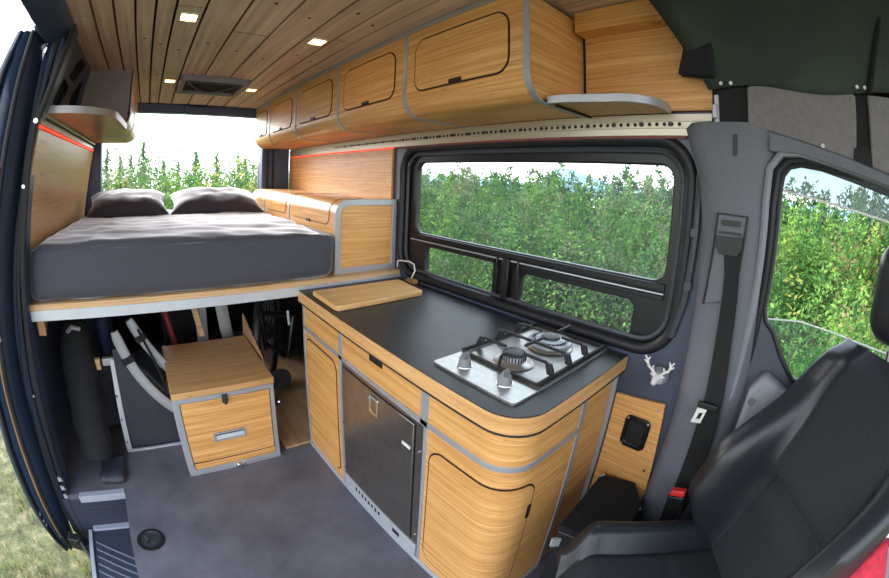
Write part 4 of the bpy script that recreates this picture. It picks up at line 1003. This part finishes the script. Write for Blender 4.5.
bm = BM(); box(bm, .53, 1.24, 1.75, 3.4, .001, .014); tag(build('plywood_sheet', bm, 'ply_floor'), 'plywood sheet on the garage floor below the bicycle', 'board')
# bicycle, stowed across the garage
bk2 = thing('bicycle', 'black bicycle stowed in the garage between the drawer box and the galley cabinet', 'bicycle', (.62, 2.3, .02))
wc = Vector((.68, 2.42, .42)); wr = .33; wq = Vector((.46, .89, 0))
def ringy(c, r, tilt=0, n=40): return [tuple(c+wq*r*math.cos(2*PI*k/n)+Vector((0, 0, r*math.sin(2*PI*k/n)))) for k in range(n)]
bm = BM(); tube(bm, ringy(wc, wr, .15), .026, 10, closed=True); wh = build('tyre', bm, 'rubber', bk2)
bm = BM(); tube(bm, ringy(wc, wr-.035, .15), .010, 8, closed=True); build('rim', bm, 'cap', wh)
for k in range(20):
    bm = BM(); a = 2*PI*k/20; tube(bm, [wc+Vector((0, -.02*(-1)**k, 0)), wc+wq*(wr-.04)*math.cos(a)+Vector((0, 0, (wr-.04)*math.sin(a)))], .0012, 5); build('spoke', bm, 'alu', wh)
bm = BM(); lathe(bm, wc, [(.012, -.05), (.03, -.035), (.014, -.02), (.014, .02), (.03, .035), (.012, .05)], 16, 'y'); build('hub', bm, 'cap', wh)
bm = BM()
for p, q, r in (((.57, 2.16, .66), (.80, 2.22, .60), .016), ((.575, 2.16, .66), (.60, 2.18, .42), .014), ((.60, 2.18, .60), (.74, 2.20, .36), .014), ((.60, 2.18, .46), (.72, 2.2, .34), .012), ((.74, 2.20, .34), (.80, 2.22, .60), .016), ((.74, 2.20, .34), (1.1, 2.26, .40), .018), ((.80, 2.22, .62), (1.12, 2.28, .66), .018), ((1.1, 2.26, .40), (1.14, 2.28, .80), .018)):
    tube(bm, [p, q], r, 10)
build('frame', bm, 'black_gloss', bk2)
bm = BM(); tube(bm, [(.73, 2.13, .66), (.74, 2.14, .57)], .007, 8); build('shock', bm, 'white_plastic', bk2)
bm = BM(); lathe(bm, (.66, 2.14, .22), [(.07, -.004), (.075, 0), (.07, .004)], 24, 'y'); tube(bm, [(.66, 2.13, .22), (.56, 2.10, .13)], .012, 8); box(bm, .53, .60, 2.03, 2.10, .115, .14); build('crank', bm, 'cap', bk2, bevel=.002)
bm = BM(); tube(bm, [(.56, 2.08, .12), (.62, 2.06, .115)], .008, 8); build('pedal_axle', bm, 'chrome', bk2)
bm = BM(); softbox(bm, .90, 1.2, 2.80, 3.2, .02, .6, .04, lambda p, n: n*noise.noise(p*8)*.03, (12, 1, 1)); tag(build('gear_bag', bm, 'black_cloth', smooth=70), 'black gear bag behind the rear end of the galley cabinet', 'bag')

# ------------------------------------------------------------------ floor fittings and the low black box
fg = thing('floor_ring', 'round black flush fitting in the floor near the entry step', 'floor fitting', (-.278, 1.33, 0))
bm = BM(); lathe(bm, (-.278, 1.33, .0), [(.065, .0005), (.064, .006), (.050, .006), (.047, .002)], 36); build('rim', bm, 'black_plastic', fg)
bm = BM(); lathe(bm, (-.278, 1.33, .0), [(.046, .0004), (.046, .0028)], 30); lathe(bm, (-.262, 1.325, .0), [(.022, .0028), (.022, .005), (.014, .006)], 20); tube(bm, [(-.30, 1.31, .006), (-.285, 1.33, .008), (-.30, 1.35, .006)], .005, 8); build('insert', bm, 'cap', fg)
bn = thing('black_box', 'low black box with a flat lid between the galley cabinet and the driver seat', 'box', (1.06, .3, 0))
q = [(.885, .372), (1.205, .402), (1.24, .275), (1.145, .205), (.92, .175)]
bm = BM(); plate(bm, q, [], onz(.0), .405); build('body', bm, 'black_plastic', bn, bevel=.006)
bm = BM(); plate(bm, [(x+(x-1.07)*.02, y+(y-.29)*.03) for x, y in q], [], onz(.405), .026); lidb = build('lid', bm, 'black_cloth', bn, bevel=.006)
bm = BM(); hexa(bm, [(.872, .376, .375), (.925, .33, .375), (.925, .33, .335), (.872, .376, .335)], [(.868, .368, .375), (.92, .322, .375), (.92, .322, .335), (.868, .368, .335)]); build('corner_clip', bm, 'alu_pale', bn)
each('edge_strip', [lambda b: tube(b, [(1.236, .268, .40), (1.155, .20, .40)], .005, 6), lambda b: tube(b, [(1.19, .398, .434), (1.205, .392, .434)], .005, 6)], 'alu_pale', bn)

# ------------------------------------------------------------------ swivelled driver seat
st = thing('driver_seat', 'black driver seat swivelled towards the living area, leather bolsters and fabric centre', 'seat', (.898, -.234, 0), math.radians(36.9))
def smooth01(t): t = max(0, min(1, t)); return t*t*(3-2*t)
def seatback():
    bm = BM(); nu, nv = 40, 40; F = {}; B = {}
    ang = math.radians(17); H = .66
    for i in range(nu+1):
        for j in range(nv+1):
            u, v = -1+2*i/nu, j/nv
            hw = .285-.012*abs(v-.35)-.06*smooth01((v-.76)/.24)**1.4
            x = u*hw
            bol = smooth01((abs(u)-.56)/.22)*(1-smooth01((abs(u)-.95)/.05)*.35)
            d = .060+.165*bol*(1-.92*smooth01((v-.40)/.44))*(.35+.65*smooth01((v-.0)/.26))
            d -= .02*smooth01((abs(u)-.93)/.07)
            d -= .045*smooth01((v-.93)/.07)
            d -= .014*math.exp(-((abs(u)-.58)/.03)**2) + (.022*math.exp(-((v-.42)/.025)**2) if abs(u) < .58 else 0)
            d += .012*math.sin(PI*v)
            z = .50+v*H*math.cos(ang); y0 = .0-v*H*math.sin(ang)
            F[i, j] = bm.verts.new((x, y0+d*math.cos(ang), z+d*math.sin(ang)*.6))
            B[i, j] = bm.verts.new((x*.97, y0-.06, z-.03))
    def q(a, b, c, d, mi): bm.faces.new([a, b, c, d]).material_index = mi
    for i in range(nu):
        um = abs(-1+2*(i+.5)/nu)
        for j in range(nv):
            q(F[i, j], F[i+1, j], F[i+1, j+1], F[i, j+1], 1 if um < .60 else 0)
            q(B[i, j], B[i, j+1], B[i+1, j+1], B[i+1, j], 0)
    for i in range(nu):
        q(F[i, 0], B[i, 0], B[i+1, 0], F[i+1, 0], 0); q(F[i, nv], F[i+1, nv], B[i+1, nv], B[i, nv], 0)
    for j in range(nv):
        q(F[0, j], F[0, j+1], B[0, j+1], B[0, j], 0); q(F[nu, j], B[nu, j], B[nu, j+1], F[nu, j+1], 0)
    return bm
def local(bm): bmesh.ops.transform(bm, matrix=chain(st), verts=bm.verts); return bm
build('backrest', local(seatback()), ['seat_leather', 'seat_fabric'], st, smooth=60)
def cushion():
    bm = BM(); nu, nv = 40, 36; T = {}; B = {}
    for i in range(nu+1):
        for j in range(nv+1):
            u, v = -1+2*i/nu, j/nv
            hw = .268-.03*smooth01((v-.8)/.2); x = u*hw; y = -.02+v*.52
            bol = smooth01((abs(u)-.60)/.16)
            z = .512+.055*bol-.06*smooth01((abs(u)-.86)/.14)**1.5-.10*smooth01((v-.84)/.16)**1.6+.02*v
            z -= .012*math.exp(-((abs(u)-.62)/.03)**2)
            z -= (.006*math.exp(-((v-.45)/.012)**2) if abs(u) < .6 else 0)
            T[i, j] = bm.verts.new((x, y, z)); B[i, j] = bm.verts.new((x*.94, -.02+v*.49, .33))
    def q(a, b, c, d, mi): bm.faces.new([a, b, c, d]).material_index = mi
    for i in range(nu):
        um = abs(-1+2*(i+.5)/nu)
        for j in range(nv):
            q(T[i, j], T[i+1, j], T[i+1, j+1], T[i, j+1], 1 if um < .62 else 0); q(B[i, j], B[i, j+1], B[i+1, j+1], B[i+1, j], 0)
    for i in range(nu):
        q(T[i, 0], B[i, 0], B[i+1, 0], T[i+1, 0], 0); q(T[i, nv], T[i+1, nv], B[i+1, nv], B[i, nv], 0)
    for j in range(nv):
        q(T[0, j], T[0, j+1], B[0, j+1], B[0, j], 0); q(T[nu, j], B[nu, j], B[nu, j+1], T[nu, j+1], 0)
    return bm
build('cushion', local(cushion()), ['seat_leather', 'seat_fabric'], st, smooth=60)
bm = BM(); softbox(bm, -.145, .145, -.27, -.14, 1.165, 1.39, .062, lambda p, n: n*.004*math.sin(p.x*20), (18, 1, 1)); build('headrest', local(bm), 'seat_leather', st, smooth=60)
bm = BM(); bm.free()
for s in (-.06, .06):
    bm = BM(); tube(bm, [(s, -.22, 1.06), (s, -.20, 1.20)], .007, 8); build('headrest_post', local(bm), 'chrome', st)
bm = BM(); box(bm, -.20, .20, .0, .42, .0, .33); box(bm, -.24, .24, -.02, .46, .30, .345); build('base', local(bm), 'trim_grey', st, bevel=.01)
bm = BM(); tube(bm, [(-.275, .16, .36), (-.282, .30, .33), (-.28, .40, .22), (-.27, .44, .12)], .02, 10); build('side_cover', local(bm), 'grey_plastic', st)
bm = BM(); hexa(bm, [(.20, -.21, .93), (.26, -.20, .93), (.26, -.27, .97), (.20, -.30, .97)], [(.20, -.33, 1.10), (.245, -.32, 1.10), (.245, -.36, 1.12), (.20, -.38, 1.12)])
bm.free()
# red jacket hung over the inner side of the backrest
jk = thing('jacket', 'red jacket with grey lining hung over the inner edge of the driver seat', 'jacket', (.66, -.42, .6))
def sheetf(pts, n=12, am=.012, sd=0):
    b = BM(); g = {}
    A, B, Cc, D = [Vector(p) for p in pts]
    for i in range(n+1):
        for j in range(n+1):
            u, v = i/n, j/n; p = (A*(1-u)+B*u)*(1-v)+(D*(1-u)+Cc*u)*v
            g[i, j] = b.verts.new(p+Vector((1, .6, .6))*noise.noise(p*14+Vector((sd, 0, 0)))*am)
    for i in range(n):
        for j in range(n): b.faces.new([g[i, j], g[i+1, j], g[i+1, j+1], g[i, j+1]])
    return b
o_ = build('shell', sheetf([(.70, -.415, .79), (.72, -.475, .895), (.60, -.62, .72), (.58, -.52, .62)]), 'red_cloth', jk, smooth=70); o_.modifiers.new('thick', 'SOLIDIFY').thickness = .012
o_ = build('lining', sheetf([(.715, -.395, .80), (.735, -.465, .915), (.722, -.478, .893), (.700, -.412, .785)], 10, .008), 'felt_grey', jk, smooth=70); o_.modifiers.new('thick', 'SOLIDIFY').thickness = .010
bm = BM(); box(bm, .725, .740, -.478, -.462, .895, .915); build('tab', bm, 'white_plastic', jk)
# ------------------------------------------------------------------ outside: ground, grass, brush, conifers
bm = BM(); N = 40
g = {}
for i in range(N+1):
    for j in range(N+1):
        x = -40+80*i/N; y = -20+90*j/N; g[i, j] = bm.verts.new((x, y, -.66+.05*noise.noise(Vector((x*.3, y*.3, 0)))))
for i in range(N):
    for j in range(N): bm.faces.new([g[i, j], g[i+1, j], g[i+1, j+1], g[i, j+1]])
struct(build('ground', bm, 'ground', smooth=80), 'grassy ground around the van')
def blade(b, p, h, w, az, lean, mi):
    c, s = math.cos(az), math.sin(az); q = Vector((c, s, 0)); l = Vector((-s, c, 0))*lean*h
    a = b.verts.new(p-q*w/2); d = b.verts.new(p+q*w/2); m1 = b.verts.new(p+Vector((0, 0, h*.55))+l*.35+q*w*.35); m2 = b.verts.new(p+Vector((0, 0, h*.55))+l*.35-q*w*.35); t = b.verts.new(p+Vector((0, 0, h))+l)
    b.faces.new([a, d, m1, m2]).material_index = mi; b.faces.new([m2, m1, t]).material_index = mi
bm = BM(); R = random.Random(3)
for k in range(26000):
    x = R.uniform(-4.2, -.7); y = R.uniform(.4, 6)
    if R.random() > .25+.75/(1+(x+1.2)**2): continue
    dn = noise.noise(Vector((x*2.2, y*2.2, 5)))
    if dn < -.15 and R.random() < .7: continue
    blade(bm, Vector((x, y, -.665)), R.uniform(.02, .075)*(1+dn), R.uniform(.004, .010), R.uniform(0, 6.3), R.uniform(-.9, .9), R.choice((0, 0, 0, 1, 1, 2)))
tag(build('grass', bm, ['grass_blade', 'grass_dry', 'leaf_light'], smooth='raw'), 'short dry grass outside the sliding door', 'grass', kind='stuff')
def leaf_quad(b, p, size, R, mi, up=.3):
    n = Vector((R.gauss(0, 1), R.gauss(0, 1), R.gauss(0, 1)+up)).normalized(); t = n.orthogonal().normalized()
    a = R.uniform(0, 6.28); t = Matrix.Rotation(a, 3, n) @ t; s = n.cross(t)
    v = [b.verts.new(p+t*size), b.verts.new(p+s*size*.45), b.verts.new(p-t*size), b.verts.new(p-s*size*.45)]
    b.faces.new(v).material_index = mi
def bush_into(b, R, c, h, r, n, mis, size):
    """upright leafy bush: stems with leaves clustered round them"""
    stems = max(4, int(r*12))
    for s in range(stems):
        a = R.uniform(0, 6.28); rr = r*R.random()**.5; hh = h*R.uniform(.55, 1)*(1-.35*(rr/r)**2)
        base = Vector((c[0]+rr*.6*math.cos(a), c[1]+rr*.6*math.sin(a), c[2])); tip = Vector((c[0]+rr*math.cos(a)+R.gauss(0, .08), c[1]+rr*math.sin(a)+R.gauss(0, .08), c[2]+hh))
        mi = R.choice(mis)
        for k in range(n//stems):
            t = 1-R.random()**1.3*.95; p = base.lerp(tip, t)
            w = (.05+.22*(1-t)*h*.5+.10*math.sin(PI*t))*r**.5
            leaf_quad(b, p+Vector((R.gauss(0, w), R.gauss(0, w), R.gauss(0, .05))), size*R.uniform(.6, 1.3), R, mi if R.random() < .8 else R.choice(mis))
    # bare stems
    for s in range(1):
        a = R.uniform(0, 6.28); tube(b, [(c[0]+.05*math.cos(a), c[1]+.05*math.sin(a), c[2]), (c[0]+r*.4*math.cos(a), c[1]+r*.4*math.sin(a), c[2]+h*.7)], .006, 5, mi=7)
LM = ['leaf_mid', 'leaf_light', 'leaf_dark', 'leaf_grey', 'leaf_yellow', 'grass_dry', 'flower_white', 'bark']
# dense brush right of the van
bm = BM(); R = random.Random(11)
def top_at(y): # rough silhouette height seen from the van
    return 1.95+.18*noise.noise(Vector((y*.7, 0, 0)))
GZ = -.68
for k in range(330):
    x = R.uniform(3.2, 9.5); y = R.uniform(-5.5, 15)
    d = (x-1.3)/7
    h = (1.35+1.36*min(1, d*1.15))*R.uniform(.8, 1.04)
    if y < .3 and x < 7: h *= .95
    mis = R.choice([[0, 0, 2], [0, 1, 0], [0, 3], [2, 3, 0], [1, 0]])
    if y < 1: mis = R.choice([[1, 0], [1, 1, 0], [0, 1, 1, 4], [0, 0, 1], [1, 5, 0]])
    sz = .026+.0045*(x-3)
    bush_into(bm, R, (x, y, GZ), h, R.uniform(.35, .7), 900, mis, sz)
for k in range(240):     # back row closing the view to the horizon
    x = R.uniform(9.5, 14); y = R.uniform(-8, 26)
    bush_into(bm, R, (x, y, GZ), R.uniform(2.75, 3.2), R.uniform(.6, 1.0), 900, R.choice([[2, 0], [0, 3], [2, 3], [0, 0, 2]]), .075)
for k in range(80):     # low growth close to the van
    x = R.uniform(2.3, 3.8); y = R.uniform(-3.5, 5.5)
    bush_into(bm, R, (x, y, GZ), R.uniform(.55, 1.15), R.uniform(.25, .45), 380, R.choice([[0, 1], [0, 2], [0, 3, 5], [1, 5, 0]]), .024)
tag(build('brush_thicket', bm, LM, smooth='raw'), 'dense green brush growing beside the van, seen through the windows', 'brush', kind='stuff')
# green shrubs behind the van
bm = BM(); R = random.Random(21)
for k in range(200):
    y = R.uniform(8, 17); x = R.uniform(-4.5, 6.5)*(y/9)
    bush_into(bm, R, (x, y, GZ), R.uniform(2.35, 2.85)*(.86+.022*y), R.uniform(.5, .9), 520, R.choice([[1, 0], [0, 0, 1], [1, 4, 0], [0, 3]]), .055)
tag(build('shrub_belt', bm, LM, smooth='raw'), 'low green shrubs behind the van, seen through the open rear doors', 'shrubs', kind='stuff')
# conifers
def conifer(h, seed):
    R = random.Random(seed); b = BM()
    for k in range(int(h*26)):
        t = (k+.5)/(h*26); z = .12*h+t*.88*h; L = (1-t)**.85*h*.19*R.uniform(.6, 1.1)+.04
        a = R.uniform(0, 6.28); d = Vector((math.cos(a), math.sin(a), -.25))
        for q in range(int(7+L*26)):
            s = R.random(); p = Vector((0, 0, z))+d*L*s
            leaf_quad(b, p+Vector((R.gauss(0, .03), R.gauss(0, .03), R.gauss(0, .03))), R.uniform(.04, .085), R, 0)
    return b
GT = 'small conifers beyond the rear doors'
def make_conifer(h, seed, label):
    t = thing('conifer_tree', label, 'tree', (0, 0, GZ), group=GT)
    build('needles', conifer(h, seed), ['needle'], t, smooth='raw', local=True)
    b = BM(); tube(b, [(0, 0, 0), (0, 0, h*.97)], .05, 7, rs=[.05*h/3, .012]); build('trunk', b, 'bark', t, local=True)
    return t
protos = [make_conifer(3.6, 1, ''), make_conifer(3.0, 2, ''), make_conifer(4.6, 5, '')]
def dirpos(px, Y):
    a, b_ = RAY(px); return a*Y, Y
TREES = [  # x/y slope seen from the camera, distance, height, prototype
 (-.020, 15, 3.30, 0, 'tall thin conifer standing above the gap between the two pillows'), (.108, 17, 3.1, 1, 'slim conifer above the left end of the right pillow'),
 (.161, 16, 3.0, 0, 'slim conifer above the middle of the right pillow'), (.233, 18, 2.9, 1, 'conifer just left of the overhead cabinets at the rear opening'),
 (.215, 15, 2.5, 1, 'small conifer beside the slim one near the overhead cabinets'), (-.108, 15, 3.1, 2, 'broad conifer beside the left rear pillar'),
 (-.075, 17, 2.9, 1, 'thin conifer right of the broad one by the left rear pillar'), (-.05, 18, 3.0, 0, 'thin conifer above the left pillow'), (.03, 17, 2.75, 1, 'short conifer above the left end of the gap between pillows'), (.065, 19, 2.8, 0, 'short conifer above the right pillow, next to the slim one')]
used = set()
for m, Y, h, pi_, lb in TREES:
    o = protos[pi_] if pi_ not in used else copy_tree(protos[pi_])
    used.add(pi_); o['label'] = lb
    o.location = (m*Y, Y, GZ); s = h/(3.6, 3.0, 4.6)[pi_]; o.scale = (s, s, s); o.rotation_euler = (0, 0, R.uniform(0, 6))
# young leafy tree seen at the left of the rear opening
t = thing('young_tree', 'light green leafy young tree above the left pillow behind the van', 'tree', (-.075*9, 9, GZ))
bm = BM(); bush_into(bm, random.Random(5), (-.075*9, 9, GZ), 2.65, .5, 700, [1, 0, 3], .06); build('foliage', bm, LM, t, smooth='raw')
bm = BM(); tube(bm, [(-.675, 9, GZ), (-.66, 9, 1.3)], .03, 7, rs=[.035, .01]); build('trunk', bm, 'bark', t)
# distant mountain
bm = BM(); secs = []
for i in range(41):
    y = -60+260*i/40; h = 3+2*noise.noise(Vector((i*.23, 0, 1)))+7.0*math.exp(-((y-101)/12)**2)
    secs.append([(150, y, -2), (165, y, h), (200, y, h*.6), (230, y, -2)])
loft(bm, secs, closed=True); struct(build('mountain', bm, 'mountain', smooth=70), 'pale blue mountain on the horizon')

# ------------------------------------------------------------------ sky, sun, camera
w = bpy.data.worlds.new('sky'); bpy.context.scene.world = w; w.use_nodes = True; nt = w.node_tree
bg = nt.nodes['Background']
tc = nt.nodes.new('ShaderNodeTexCoord'); sp = nt.nodes.new('ShaderNodeSeparateXYZ'); nt.links.new(tc.outputs['Generated'], sp.inputs[0])
rp = nt.nodes.new('ShaderNodeValToRGB'); e = rp.color_ramp.elements
e[0].position = 0.0; e[0].color = (.95, .97, 1, 1); e[1].position = .9; e[1].color = (.62, .78, 1, 1)
nt.links.new(sp.outputs[2], rp.inputs[0]); nt.links.new(rp.outputs[0], bg.inputs[0])
bg.inputs[1].default_value = 2.3
sl = bpy.data.lights.new('sun', 'SUN'); sl.energy = 8.5; sl.angle = math.radians(40); sl.color = (1, .96, .9)
so = bpy.data.objects.new('sun', sl); C.objects.link(so); so.rotation_euler = Vector((-.35, .85, .5)).to_track_quat('Z', 'Y').to_euler()
cam = bpy.data.cameras.new('camera'); co = bpy.data.objects.new('camera', cam); C.objects.link(co); bpy.context.scene.camera = co
cam.type = 'PANO'; cam.panorama_type = 'FISHEYE_LENS_POLYNOMIAL'; cam.sensor_width = 36; cam.fisheye_fov = math.radians(220)
cam.fisheye_polynomial_k0 = 0; cam.fisheye_polynomial_k1 = -0.06256931; cam.fisheye_polynomial_k2 = 0
cam.fisheye_polynomial_k3 = 2.1048232e-05; cam.fisheye_polynomial_k4 = -9.463142e-07
cam.shift_x = (444.5-416.7713)/889; cam.shift_y = -(289-225.3006)/578
Rm = Matrix(((0.79075735, 0.04057991, -0.61078317), (-0.61101311, 0.11256701, -0.78357619), (0.03695658, 0.99281516, 0.11380805)))
co.matrix_world = Matrix.Translation((0, 0, 1.434)) @ Rm.to_4x4()
cam.clip_start = .02; cam.clip_end = 1000
vs_ = bpy.context.scene.view_settings
vs_.view_transform = 'Standard'; vs_.look = 'None'; vs_.gamma = 1; vs_.exposure = 0.75
